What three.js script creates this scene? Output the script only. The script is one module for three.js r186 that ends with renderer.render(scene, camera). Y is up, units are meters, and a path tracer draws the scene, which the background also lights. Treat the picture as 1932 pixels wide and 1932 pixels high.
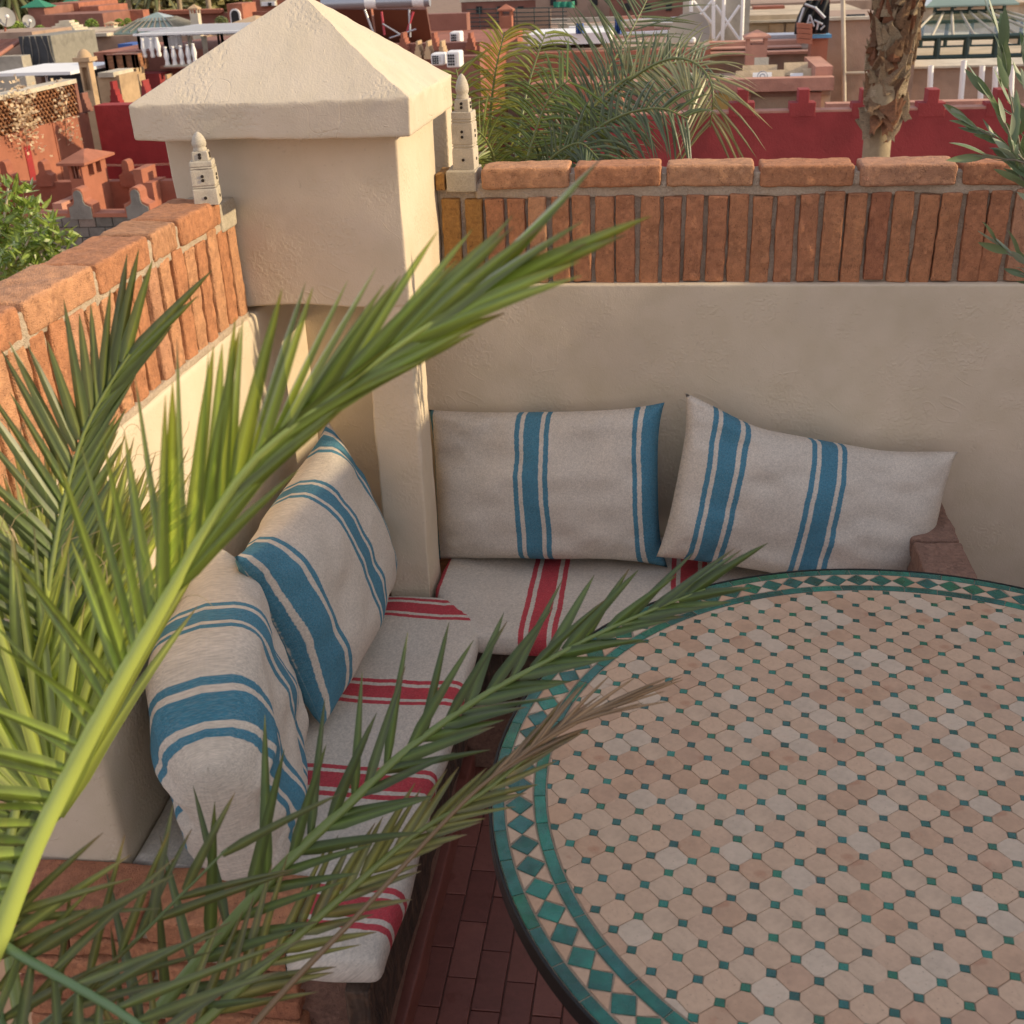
import * as THREE from 'three';
import { mergeGeometries, mergeVertices } from 'three/addons/utils/BufferGeometryUtils.js';

// ---------------------------------------------------------------- camera, sky, sun, exposure
// axes: x = right along the back wall, y = up, z = towards the camera (depth w = -z), metres
const scene = new THREE.Scene();
const camera = new THREE.PerspectiveCamera(48.146, 1, 0.05, 1500);
camera.position.set(0.589, 1.915, 2.491);
camera.rotation.order = 'YXZ';
const DEG = Math.PI / 180;
camera.rotation.set(-26.004 * DEG, 8.5 * DEG, -2.236 * DEG);
camera.focus = 2.9;
camera.userData.fStop = 10;
camera.updateMatrixWorld(true);
camera.updateProjectionMatrix();

const SUN_EL = 20.5 * DEG, SUN_AZ = 0.5 * DEG;     // azimuth from +x, towards the camera side
const sunDir = new THREE.Vector3(Math.cos(SUN_EL) * Math.cos(SUN_AZ), Math.sin(SUN_EL), Math.cos(SUN_EL) * Math.sin(SUN_AZ));
const sun = new THREE.DirectionalLight(new THREE.Color().setRGB(1, 0.80, 0.51), 2.75);
sun.position.copy(sunDir).multiplyScalar(60);
sun.target.position.set(0, 0, 0);
sun.castShadow = true;
sun.shadow.camera.left = sun.shadow.camera.bottom = -40;
sun.shadow.camera.right = sun.shadow.camera.top = 40;
sun.shadow.camera.far = 200;
sun.shadow.mapSize.set(4096, 4096);
sun.shadow.radius = 1;
scene.add(sun, sun.target);

{ // clear sky: pale warm horizon, blue zenith, wide glow round the sun
  const w = 256, h = 128, d = new Float32Array(w * h * 4), v = new THREE.Vector3();
  for (let j = 0; j < h; j++) for (let i = 0; i < w; i++) {
    const el = ((j + 0.5) / h - 0.5) * Math.PI, az = ((i + 0.5) / w - 0.5) * 2 * Math.PI;
    v.set(Math.cos(el) * Math.cos(az), Math.sin(el), Math.cos(el) * Math.sin(az));
    const up = Math.max(0, v.y), c = Math.max(0, v.dot(sunDir));
    const hz = Math.pow(1 - up, 2.6), glow = 0.5 * Math.pow(c, 6) + 0.9 * Math.pow(c, 40);
    const o = (j * w + i) * 4;
    d[o] = 0.31 + 0.62 * hz + glow * 0.8;
    d[o + 1] = 0.34 + 0.535 * hz + glow * 0.64;
    d[o + 2] = 0.43 + 0.465 * hz + glow * 0.40;
    d[o + 3] = 1;
  }
  const sky = new THREE.DataTexture(d, w, h, THREE.RGBAFormat, THREE.FloatType);
  sky.mapping = THREE.EquirectangularReflectionMapping;
  sky.magFilter = sky.minFilter = THREE.LinearFilter;
  sky.colorSpace = THREE.LinearSRGBColorSpace;
  sky.needsUpdate = true;
  scene.background = sky;
  scene.environment = sky;
  scene.backgroundIntensity = 1;
  scene.environmentIntensity = 1;
}
const renderer = new THREE.WebGLRenderer({ antialias: true });
renderer.setSize(1024, 1024);
renderer.toneMapping = THREE.LinearToneMapping;
renderer.toneMappingExposure = 1.72;
renderer.shadowMap.enabled = true;

// ---------------------------------------------------------------- helpers
function rng(seed) { let s = seed | 0; return () => { s = (s + 0x6d2b79f5) | 0; let t = Math.imul(s ^ (s >>> 15), 1 | s); t = (t + Math.imul(t ^ (t >>> 7), 61 | t)) ^ t; return ((t ^ (t >>> 14)) >>> 0) / 4294967296; }; }
const V = (u, y, w) => new THREE.Vector3(u, y, -w);
const lerp = (a, b, t) => a + (b - a) * t;
const clamp = (x, a = 0, b = 1) => Math.min(b, Math.max(a, x));
const sstep = (a, b, x) => { const t = clamp((x - a) / (b - a)); return t * t * (3 - 2 * t); };
function hash3(x, y, z, s = 0) { let h = Math.imul(x, 374761393) + Math.imul(y, 668265263) + Math.imul(z, 2147483647) + Math.imul(s, 974634777); h = Math.imul(h ^ (h >>> 13), 1274126177); return ((h ^ (h >>> 16)) >>> 0) / 4294967296; }
function noise3(x, y, z, s = 0) {
  const xi = Math.floor(x), yi = Math.floor(y), zi = Math.floor(z);
  let fx = x - xi, fy = y - yi, fz = z - zi;
  fx = fx * fx * (3 - 2 * fx); fy = fy * fy * (3 - 2 * fy); fz = fz * fz * (3 - 2 * fz);
  let r = 0;
  for (let i = 0; i < 8; i++) { const a = i & 1, b = (i >> 1) & 1, c = i >> 2; r += hash3(xi + a, yi + b, zi + c, s) * (a ? fx : 1 - fx) * (b ? fy : 1 - fy) * (c ? fz : 1 - fz); }
  return r;
}
function pnoise(x, y, p, s) { // value noise, period p in both directions
  const xi = Math.floor(x), yi = Math.floor(y); let fx = x - xi, fy = y - yi;
  fx = fx * fx * fx * (fx * (fx * 6 - 15) + 10); fy = fy * fy * fy * (fy * (fy * 6 - 15) + 10);
  const m = (a) => ((a % p) + p) % p;
  const a = hash3(m(xi), m(yi), 7, s), b = hash3(m(xi + 1), m(yi), 7, s), c = hash3(m(xi), m(yi + 1), 7, s), d = hash3(m(xi + 1), m(yi + 1), 7, s);
  return lerp(lerp(a, b, fx), lerp(c, d, fx), fy);
}
function pfbm(u, v, f, oct, s) { let r = 0, a = 0.5, t = 0; for (let o = 0; o < oct; o++) { r += a * pnoise(u * f, v * f, f, s + o * 17); t += a; a *= 0.5; f *= 2; } return r / t; }
function tex(w, h, fn, srgb = false) { // fn(u, v) -> [r, g, b] in 0..1 (already in the encoding wanted)
  const d = new Uint8Array(w * h * 4);
  for (let j = 0; j < h; j++) for (let i = 0; i < w; i++) {
    const c = fn((i + 0.5) / w, (j + 0.5) / h), o = (j * w + i) * 4;
    d[o] = clamp(c[0]) * 255; d[o + 1] = clamp(c[1] ?? c[0]) * 255; d[o + 2] = clamp(c[2] ?? c[0]) * 255; d[o + 3] = 255;
  }
  const t = new THREE.DataTexture(d, w, h);
  t.wrapS = t.wrapT = THREE.RepeatWrapping;
  t.magFilter = THREE.LinearFilter; t.minFilter = THREE.LinearMipmapLinearFilter; t.generateMipmaps = true;
  if (srgb) t.colorSpace = THREE.SRGBColorSpace;
  t.needsUpdate = true;
  return t;
}
function rep(t, size, rot = 0) { const c = t.clone(); c.repeat.set(1 / size, 1 / size); c.rotation = rot; c.needsUpdate = true; return c; }   // size = metres that one tile of the texture covers
const lin = (r, g, b) => new THREE.Color().setRGB(r, g, b);
function mat(color, o = {}) {
  const { phys, ...rest } = o;
  return new (phys ? THREE.MeshPhysicalMaterial : THREE.MeshStandardMaterial)({ color: Array.isArray(color) ? lin(...color) : color, roughness: 0.85, metalness: 0, side: THREE.DoubleSide, ...rest });
}
// names, things, parts
const taken = {};
function numbered(name) { const n = (taken[name] = (taken[name] ?? -1) + 1); return n ? name + '_' + String(n).padStart(3, '0') : name; }
function tag(o, label, category, group, kind) { o.userData.label = label; if (category) o.userData.category = category; if (group) o.userData.group = group; if (kind) o.userData.kind = kind; return o; }
function thing(name, label, category, group) { const o = new THREE.Group(); o.name = numbered(name); scene.add(o); return tag(o, label, category, group); }
function put(name, geo, m, parent) { const o = new THREE.Mesh(geo, m); o.name = parent ? name : numbered(name); o.castShadow = o.receiveShadow = true; (parent ?? scene).add(o); return o; }
function solo(name, geo, m, label, category, group) { return tag(put(name, geo, m), label, category, group); }
function struct(name, geo, m, label) { const o = put(name, geo, m); o.userData.kind = 'structure'; if (label) o.userData.label = label; return o; }

// geometry: everything leaves with position, normal and uv in metres
function uvBox(g, off = [0, 0]) { // uv in metres by the dominant direction of each face; smooth normals survive
  if (g.index) g = g.toNonIndexed();
  const p = g.attributes.position, uv = new Float32Array(p.count * 2), a = new THREE.Vector3(), b = new THREE.Vector3(), c = new THREE.Vector3();
  for (let i = 0; i < p.count; i += 3) {
    a.fromBufferAttribute(p, i); b.fromBufferAttribute(p, i + 1); c.fromBufferAttribute(p, i + 2);
    const n = b.clone().sub(a).cross(c.clone().sub(a)), x = Math.abs(n.x), y = Math.abs(n.y), z = Math.abs(n.z);
    [a, b, c].forEach((q, k) => { const o = (i + k) * 2; if (y >= x && y >= z) { uv[o] = q.x + off[0]; uv[o + 1] = q.z + off[1]; } else if (x >= z) { uv[o] = q.z + off[0]; uv[o + 1] = q.y + off[1]; } else { uv[o] = q.x + off[0]; uv[o + 1] = q.y + off[1]; } });
  }
  g.setAttribute('uv', new THREE.BufferAttribute(uv, 2));
  if (!g.attributes.normal) g.computeVertexNormals();
  return g;
}
function smooth(g, off) { g = g.clone(); g.deleteAttribute('uv'); g.deleteAttribute('normal'); g = mergeVertices(g, 1e-5); g.computeVertexNormals(); return uvBox(g, off); }
function box(u0, u1, y0, y1, w0, w1) { // plain block by its limits in u, y, w
  const g = new THREE.BoxGeometry(u1 - u0, y1 - y0, w1 - w0); g.translate((u0 + u1) / 2, (y0 + y1) / 2, -(w0 + w1) / 2); return uvBox(g);
}
function softBox(u0, u1, y0, y1, w0, w1, { r = 0.006, cell = 0.03, amp = 0.0015, freq = 14, seed = 1, fine = 0, fineFreq = 60, map = null } = {}) { // block with rounded, hand-made uneven faces
  const sx = u1 - u0, sy = y1 - y0, sz = w1 - w0, k = (s) => Math.max(2, Math.min(90, Math.round(s / cell)));
  const edges = (s, n) => { const e = [-s / 2, -s / 2 + r * 0.5, -s / 2 + r * 1.1]; for (let i = 1; i < n; i++) e.push(lerp(-s / 2 + r * 1.1, s / 2 - r * 1.1, i / n)); e.push(s / 2 - r * 1.1, s / 2 - r * 0.5, s / 2); return e; };
  const ex = edges(sx, k(sx)), ey = edges(sy, k(sy)), ez = edges(sz, k(sz));
  const g = new THREE.BoxGeometry(1, 1, 1, ex.length - 1, ey.length - 1, ez.length - 1), p = g.attributes.position, v = new THREE.Vector3(), q = new THREE.Vector3();
  const pick = (e, t) => e[Math.round((t + 0.5) * (e.length - 1))];
  for (let i = 0; i < p.count; i++) {
    v.set(pick(ex, p.getX(i)), pick(ey, p.getY(i)), pick(ez, p.getZ(i)));
    q.set(clamp(v.x, -sx / 2 + r, sx / 2 - r), clamp(v.y, -sy / 2 + r, sy / 2 - r), clamp(v.z, -sz / 2 + r, sz / 2 - r));
    const d = v.clone().sub(q), l = d.length();
    if (l > 1e-9) d.multiplyScalar(1 / l);
    v.copy(q).addScaledVector(d, Math.min(r, l));
    const c = v.clone().add(new THREE.Vector3((u0 + u1) / 2, (y0 + y1) / 2, -(w0 + w1) / 2));
    let n = (noise3(c.x * freq + seed * 3.7, c.y * freq, c.z * freq, seed) + 0.5 * noise3(c.x * freq * 2.3, c.y * freq * 2.3 + 5, c.z * freq * 2.3, seed + 1) - 0.75) * 2 * amp;
    if (fine) n += (noise3(c.x * fineFreq, c.y * fineFreq, c.z * fineFreq + seed, seed + 2) - 0.5) * 2 * fine;
    c.addScaledVector(d, n);
    if (map) map(c);
    p.setXYZ(i, c.x, c.y, c.z);
  }
  return smooth(g, [seed * 0.37 % 1, seed * 0.61 % 1]);
}
const merge = (list) => mergeGeometries(list.map((g) => { g = g.index ? g.toNonIndexed() : g; for (const k of Object.keys(g.attributes)) if (!['position', 'normal', 'uv', 'color'].includes(k)) g.deleteAttribute(k); return g; }));
function tube(points, r0, r1, seg = 8, radial = 6, pow = 1) { // tapered tube along a smooth curve
  const c = points.length > 2 ? new THREE.CatmullRomCurve3(points, false, 'centripetal') : new THREE.LineCurve3(points[0], points[1]);
  const g = new THREE.TubeGeometry(c, seg, 1, radial, false), p = g.attributes.position;
  for (let i = 0; i <= seg; i++) { const t = i / seg, o = c.getPointAt(t), r = lerp(r0, r1, Math.pow(t, pow)); for (let j = 0; j <= radial; j++) { const k = i * (radial + 1) + j; p.setXYZ(k, o.x + (p.getX(k) - o.x) * r, o.y + (p.getY(k) - o.y) * r, o.z + (p.getZ(k) - o.z) * r); } }
  return g.toNonIndexed();
}
function bar(a, b, r = 0.02, n = 5) { return tube([a, b], r, r, 1, n); }
function loft(rings, closeEnds = true) { // rings: arrays of Vector3 of one length
  const n = rings[0].length, pos = [], idx = [];
  rings.forEach((r) => r.forEach((q) => pos.push(q.x, q.y, q.z)));
  for (let i = 0; i + 1 < rings.length; i++) for (let j = 0; j < n; j++) { const a = i * n + j, b = i * n + (j + 1) % n; idx.push(a, b, a + n, b, b + n, a + n); }
  if (closeEnds) [0, rings.length - 1].forEach((e, f) => { const c = new THREE.Vector3(); rings[e].forEach((q) => c.add(q)); c.multiplyScalar(1 / n); pos.push(c.x, c.y, c.z); const ci = pos.length / 3 - 1; for (let j = 0; j < n; j++) { const a = e * n + j, b = e * n + (j + 1) % n; f ? idx.push(a, b, ci) : idx.push(b, a, ci); } });
  const g = new THREE.BufferGeometry(); g.setAttribute('position', new THREE.Float32BufferAttribute(pos, 3)); g.setIndex(idx); g.computeVertexNormals(); return uvBox(g);
}
function prism(shape, depth, o = {}) { return uvBox(new THREE.ExtrudeGeometry(shape, { depth, bevelEnabled: false, curveSegments: 6, ...o })); }
function poly(pts) { const s = new THREE.Shape(); pts.forEach(([x, y], i) => i ? s.lineTo(x, y) : s.moveTo(x, y)); s.closePath(); return s; }
function paint(g, fn) { // vertex colours (linear) from a function of position
  const p = g.attributes.position, c = new Float32Array(p.count * 3), v = new THREE.Vector3();
  for (let i = 0; i < p.count; i++) { const k = fn(v.fromBufferAttribute(p, i), i); c[i * 3] = k[0]; c[i * 3 + 1] = k[1]; c[i * 3 + 2] = k[2]; }
  g.setAttribute('color', new THREE.BufferAttribute(c, 3)); return g;
}
// measuring: points in the place that the survey of the photograph gives (full picture = 1932 units)
function ray(x, y) { return new THREE.Vector3(x / 966 - 1, 1 - y / 966, 0.5).unproject(camera).sub(camera.position).normalize(); }
function atW(x, y, w) { const d = ray(x, y); return camera.position.clone().addScaledVector(d, (-w - camera.position.z) / d.z); }
function atU(x, y, u) { const d = ray(x, y); return camera.position.clone().addScaledVector(d, (u - camera.position.x) / d.x); }
function atR(x, y, r) { return camera.position.clone().addScaledVector(ray(x, y), r); }
// ---------------------------------------------------------------- textures and materials
const T = {};
T.plasterB = tex(1024, 1024, (u, v) => { // trowelled lime plaster: soft waves, faint ridges, grains
  const wx = pfbm(u, v, 3, 2, 5) * 0.2;
  let h = 0.40 * pfbm(u, v, 4, 4, 1) + 0.16 * pfbm(u, v, 40, 3, 2);
  const m1 = sstep(0.56, 0.7, pfbm(u, v, 5, 3, 41));
  if (m1 > 0) h += 0.22 * m1 * Math.pow(1 - clamp(Math.abs(pfbm(u + wx, v - wx, 7, 2, 31) - 0.5) / 0.016), 1.5);
  h += 0.16 * sstep(0.5, 0.66, pfbm(u, v, 6, 3, 43)) * sstep(0.45, 0.7, pnoise(u * 110, v * 110, 110, 12));
  h += 0.09 * pnoise(u * 256, v * 256, 256, 77);
  if (pnoise(u * 90, v * 90, 90, 3) > 0.975) h -= 0.18;
  return [h];
});
T.plasterC = tex(512, 512, (u, v) => { const a = pfbm(u, v, 4, 5, 21), b = pfbm(u, v, 24, 3, 22), sp = pnoise(u * 170, v * 170, 170, 5) > 0.985 ? -0.12 : 0, k = 0.86 + 0.22 * (a - 0.5) + 0.10 * (b - 0.5) + sp + 0.03; return [k + 0.02, k, k - 0.015 + 0.05 * (b - 0.5)]; });
T.brickB = tex(512, 512, (u, v) => { let h = 0.4 * pfbm(u, v, 6, 5, 51) + 0.25 * pnoise(u * 128, v * 128, 128, 53); const drag = pfbm(u * 1, v * 1, 12, 3, 55); h += 0.2 * pnoise(u * 90, v * 14, 0x7fffffff, 57) * drag; const p = pnoise(u * 48, v * 48, 48, 59); if (p > 0.93) h -= 0.5 * (p - 0.93) / 0.07; return [h]; });
T.brickC = tex(512, 512, (u, v) => { const a = pfbm(u, v, 5, 5, 61), b = pnoise(u * 120, v * 120, 120, 63), c = pfbm(u, v, 20, 3, 65); let k = 0.8 + 0.4 * (a - 0.5) + 0.4 * (c - 0.5); if (b > 0.92) k -= 0.35; if (pnoise(u * 48, v * 48, 48, 59) > 0.95) k -= 0.35; const pale = sstep(0.62, 0.8, pfbm(u, v, 9, 4, 67)) * 0.22, salt = pnoise(u * 64, v * 64, 64, 68) > 0.90 && pfbm(u, v, 4, 3, 69) > 0.53 ? 0.35 : 0; return [k + pale + salt * 0.6, k + pale * 1.25 + 0.03 * (c - 0.5) + salt, k + pale * 1.3 + salt]; });
T.mortarB = tex(512, 512, (u, v) => [0.55 * pfbm(u, v, 12, 5, 71) + 0.3 * pnoise(u * 150, v * 150, 150, 73)]);
T.mortarC = tex(256, 256, (u, v) => { const k = 0.82 + 0.3 * (pfbm(u, v, 6, 5, 75) - 0.5) + 0.2 * (pnoise(u * 110, v * 110, 110, 77) - 0.5); return [k, k, k]; });
T.clayC = tex(512, 512, (u, v) => { const a = pfbm(u, v, 5, 5, 81), b = pfbm(u, v, 40, 2, 83); let k = 0.90 + 0.34 * (a - 0.5) + 0.16 * (b - 0.5); const s = pnoise(u * 130, v * 130, 130, 85); if (s > 0.965) k -= 0.38; const st = sstep(0.66, 0.8, pfbm(u, v, 7, 4, 87)) * 0.24; const sc = Math.abs(pnoise(u * 9 + v * 5, v * 60, 0x7fffffff, 88) - 0.5) < 0.012 && a > 0.52 ? 0.09 : 0; return [k - st * 0.6 - sc, k - st - sc, k - st * 1.15 - sc]; });
T.clayB = tex(512, 512, (u, v) => { let h = 0.5 * pfbm(u, v, 8, 4, 91) + 0.1 * pnoise(u * 160, v * 160, 160, 93); if (pnoise(u * 170, v * 170, 170, 85) > 0.972) h -= 0.3; return [h]; });
T.glazeC = tex(256, 256, (u, v) => { const a = pfbm(u, v, 4, 4, 101); let k = 0.7 + 0.6 * (a - 0.5); const s = pnoise(u * 70, v * 70, 70, 103); const chip = s > 0.965 ? 0.25 : 0; return [k + chip * 1.2, k + chip, k + chip]; });
T.glazeR = tex(256, 256, (u, v) => { const a = pfbm(u, v, 6, 4, 105); return [0, 0.22 + 0.35 * sstep(0.45, 0.7, a) + (pnoise(u * 70, v * 70, 70, 103) > 0.965 ? 0.4 : 0), 0]; });
T.weaveB = tex(256, 256, (u, v) => { const n = 16, a = Math.sin(u * n * Math.PI * 2), b = Math.sin(v * n * Math.PI * 2), chk = (Math.floor(u * n * 2) + Math.floor(v * n * 2)) & 1; return [0.35 + 0.28 * (chk ? Math.abs(a) : Math.abs(b)) + 0.35 * (pfbm(u, v, 16, 3, 111) - 0.3)]; });
T.woodC = tex(512, 512, (u, v) => { const g = pfbm(u * 1, v, 4, 3, 121); const r = pnoise(u * 4, v * 60 + g * 6, 0x7fffffff, 123), q = pfbm(u, v, 20, 3, 125); const k = 0.55 + 0.5 * (r - 0.4) + 0.35 * (q - 0.5); return [k + (q > 0.66 ? 0.2 : 0), k + (q > 0.66 ? 0.16 : 0), k + (q > 0.66 ? 0.12 : 0)]; });
T.woodB = tex(512, 512, (u, v) => { const g = pfbm(u, v, 4, 3, 121); return [0.6 * pnoise(u * 4, v * 60 + g * 6, 0x7fffffff, 123) + 0.3 * pfbm(u, v, 24, 3, 127)]; });
T.stuccoC = tex(512, 512, (u, v) => { const a = pfbm(u, v, 3, 5, 131), b = pfbm(u, v, 18, 4, 133), st = sstep(0.6, 0.75, pfbm(u, v, 5, 4, 135)) * 0.12; const k = 0.84 + 0.3 * (a - 0.5) + 0.22 * (b - 0.5) - st; return [k, k, k]; });
T.stuccoB = tex(256, 256, (u, v) => [0.6 * pfbm(u, v, 8, 5, 141) + 0.3 * pnoise(u * 100, v * 100, 100, 143)]);
T.leafC = tex(128, 256, (u, v) => { const k = 0.8 + 0.25 * (pnoise(u * 24, v * 2, 0x7fffffff, 151) - 0.5) + 0.2 * (pfbm(u, v, 5, 4, 153) - 0.5); return [k, k, k]; });

const M = {};
M.plaster = mat([0.66, 0.565, 0.425], { map: rep(T.plasterC, 1.3), bumpMap: rep(T.plasterB, 0.62), bumpScale: 0.0034, roughness: 0.86 });
M.brick = [[0.55, 0.24, 0.115], [0.52, 0.22, 0.108], [0.45, 0.175, 0.088], [0.58, 0.29, 0.15], [0.53, 0.265, 0.15]].map((c, i) => mat(c, { map: rep(T.brickC, 0.17 + i * 0.013, i * 1.7), bumpMap: rep(T.brickB, 0.13 + 0.01 * i), bumpScale: 0.0065, roughness: 0.93 }));
M.brickStain = mat([0.40, 0.20, 0.055], { map: rep(T.brickC, 0.12), bumpMap: rep(T.brickB, 0.12), bumpScale: 0.004, roughness: 0.95 });
M.oldBrick = [[0.33, 0.19, 0.135], [0.30, 0.165, 0.115], [0.36, 0.215, 0.155]].map((c, i) => mat(c, { map: rep(T.brickC, 0.14, i), bumpMap: rep(T.brickB, 0.11), bumpScale: 0.006, roughness: 0.95 }));
M.mortar = mat([0.53, 0.42, 0.31], { map: rep(T.mortarC, 0.4), bumpMap: rep(T.mortarB, 0.22), bumpScale: 0.006, roughness: 0.95 });
M.cement = mat([0.52, 0.45, 0.34], { map: rep(T.mortarC, 0.3), bumpMap: rep(T.mortarB, 0.2), bumpScale: 0.003, roughness: 0.95 });
M.stone = mat([0.60, 0.53, 0.42], { map: rep(T.mortarC, 0.15), bumpMap: rep(T.mortarB, 0.1), bumpScale: 0.0015, roughness: 0.9 });
M.hole = mat([0.03, 0.022, 0.018], { roughness: 1 });
M.clay = [[0.50, 0.335, 0.22], [0.52, 0.37, 0.25], [0.485, 0.305, 0.19], [0.52, 0.405, 0.295], [0.485, 0.305, 0.195], [0.51, 0.345, 0.225]].map((c, i) => mat(c, { map: rep(T.clayC, 0.21 + 0.02 * i, i * 0.9), bumpMap: rep(T.clayB, 0.2), bumpScale: 0.0009, roughness: 0.62 }));
M.green = [[0.006, 0.135, 0.098], [0.006, 0.155, 0.078], [0.008, 0.135, 0.112], [0.006, 0.105, 0.078], [0.010, 0.20, 0.135]].map((c, i) => mat(c, { phys: true, map: rep(T.glazeC, 0.06 + 0.01 * i), roughness: 1, roughnessMap: rep(T.glazeR, 0.08), bumpMap: rep(T.clayB, 0.09), bumpScale: 0.0006, clearcoat: 0.25, clearcoatRoughness: 0.25 }));
M.grout = mat([0.34, 0.255, 0.185], { map: rep(T.mortarC, 0.2), roughness: 0.95 });
M.iron = mat([0.02, 0.02, 0.02], { roughness: 0.45, metalness: 0.6 });
M.wood = mat([0.095, 0.055, 0.034], { map: rep(T.woodC, 0.5, Math.PI / 2), bumpMap: rep(T.woodB, 0.4, Math.PI / 2), bumpScale: 0.012, roughness: 0.85 });
M.floor = [[0.27, 0.095, 0.068], [0.235, 0.08, 0.058], [0.30, 0.11, 0.08]].map((c, i) => mat(c, { map: rep(T.clayC, 0.3 + 0.05 * i, i), bumpMap: rep(T.clayB, 0.2), bumpScale: 0.001, roughness: 0.5 }));
M.floorJoint = mat([0.22, 0.115, 0.088], { map: rep(T.mortarC, 0.2), roughness: 0.95 });
// ---------------------------------------------------------------- the setting: ground far below, terrace floor
struct('ground', (() => { const g = new THREE.PlaneGeometry(1600, 1600, 2, 2); g.rotateX(-Math.PI / 2); g.translate(0, -9, -300); return uvBox(g); })(), mat([0.30, 0.19, 0.125], { map: rep(T.stuccoC, 9), roughness: 1 }));
const floor = struct('floor', merge([box(-0.35, 3.4, -0.3, -0.006, -4.2, 0.5)]), M.floorJoint);
{ // red clay tiles in running bond
  const r = rng(11), tw = 0.062, tl = 0.155, geos = [0, 1, 2].map((i) => softBox(-tw / 2 + 0.0012, tw / 2 - 0.0012, -0.012, 0, -tl / 2 + 0.0012, tl / 2 - 0.0012, { r: 0.0022, cell: 0.05, amp: 0.0008, freq: 20, seed: 40 + i }));
  for (let i = 0; i < 9; i++) for (let j = 0; j < 8; j++) {
    const m = put('floor_tile', geos[Math.floor(r() * 3)], M.floor[Math.floor(r() * 3)], floor);
    m.position.copy(V(0.10 + (i + 0.5) * tw, (r() - 0.5) * 0.0016, -1.35 + (j + 0.5 + (i & 1) * 0.5) * tl));
    m.rotation.set((r() - 0.5) * 0.012, (r() < 0.5 ? Math.PI : 0) + (r() - 0.5) * 0.012, (r() - 0.5) * 0.012);
  }
  put('paving', box(0.10 + 9 * tw, 3.4, -0.006, -0.001, -4.2, 0.5), M.floor[0], floor);
  put('paving', box(-0.35, 0.10 + 9 * tw, -0.006, -0.001, -4.2, -1.36), M.floor[1], floor);
}

// ---------------------------------------------------------------- walls with upright bricks
// brick shapes, made lying along x with a given face; shared between alike bricks
const uprightGeo = [0, 1, 2, 3, 4, 5].map((i) => { const rr = rng(300 + i), w = 0.0435 + (rr() - 0.5) * 0.008; return softBox(-w / 2, w / 2, -0.107, 0.107 + (rr() - 0.5) * 0.01, 0, 0.05, { r: 0.0042, cell: 0.009, amp: 0.0017, freq: 38, seed: 60 + i, fine: 0.0008, fineFreq: 130 }); });
const capGeo = [0, 1, 2, 3].map((i) => softBox(-0.1085, 0.1085, -0.0275, 0.0275, -0.054, 0.054, { r: 0.0075, cell: 0.010, amp: 0.0022, freq: 26, seed: 80 + i, fine: 0.0009, fineFreq: 110 }));

const backWall = thing('parapet_wall', 'cream plastered back wall topped with upright red bricks, behind the two right cushions', 'wall');
{
  const r = rng(21), pl = softBox(-0.395, 2.3, -0.2, 1.157, 0.355, 0.56, { r: 0.007, cell: 0.035, amp: 0.0022, freq: 9, seed: 5, fine: 0.0005, fineFreq: 40 });
  put('plaster', pl, M.plaster, backWall);
  put('mortar', softBox(0.004, 2.3, 1.10, 1.405, 0.388, 0.48, { r: 0.004, cell: 0.02, amp: 0.004, freq: 26, seed: 7 }), M.mortar, backWall);
  put('mortar', softBox(0.10, 2.3, 1.366, 1.405, 0.379, 0.476, { r: 0.006, cell: 0.016, amp: 0.004, freq: 24, seed: 8 }), M.mortar, backWall);
  for (let i = 0; i < 40; i++) {
    const u = 0.036 + i * 0.0548 + (r() - 0.5) * 0.006;
    const stained = i < 2, b = put('brick', uprightGeo[Math.floor(r() * 6)], stained ? M.brickStain : M.brick[Math.floor(r() * r() * 5)], backWall);
    b.position.copy(V(u, 1.263 + (r() - 0.5) * 0.008, 0.371 + (r() - 0.5) * 0.006));
    b.rotation.set((r() - 0.5) * 0.02, (r() - 0.5) * 0.06 + (r() < 0.5 ? 0 : 0), (r() - 0.5) * 0.05); if (r() < 0.5) b.rotation.z += Math.PI;
  }
  const ends = [0.111, 0.341, 0.563, 0.785, 1.017, 1.25, 1.475, 1.70, 1.93, 2.16];
  for (let i = 0; i + 1 < ends.length; i++) {
    const b = put('cap_brick', capGeo[i % 4], M.brick[[3, 0, 3, 0, 4, 1, 0, 3, 0][i]], backWall), uc = (ends[i] + ends[i + 1]) / 2;
    b.position.copy(V(uc, 1.4195 - 0.0062 * uc + (r() - 0.5) * 0.004, 0.421 + (r() - 0.5) * 0.006));
    b.scale.set((ends[i + 1] - ends[i] - 0.014) / 0.217, 0.92, 1);
    b.rotation.set((r() - 0.5) * 0.03, (r() - 0.5) * 0.02 + (i & 1 ? 0 : 0), (r() - 0.5) * 0.02);
    if (i) put('mortar', softBox(ends[i] - 0.009, ends[i] + 0.009, 1.39, 1.428 - 0.006 * uc, 0.378, 0.466, { r: 0.004, cell: 0.012, amp: 0.003, freq: 40, seed: 90 + i }), M.mortar, backWall);
  }
  put('end_block', softBox(0.028, 0.104, 1.385, 1.436, 0.368, 0.474, { r: 0.004, cell: 0.015, amp: 0.0015, freq: 25, seed: 99 }), M.cement, backWall);
  put('brick', softBox(0.001, 0.026, 1.388, 1.43, 0.369, 0.47, { r: 0.004, cell: 0.012, amp: 0.002, freq: 30, seed: 98 }), M.brickStain, backWall);
}

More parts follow.
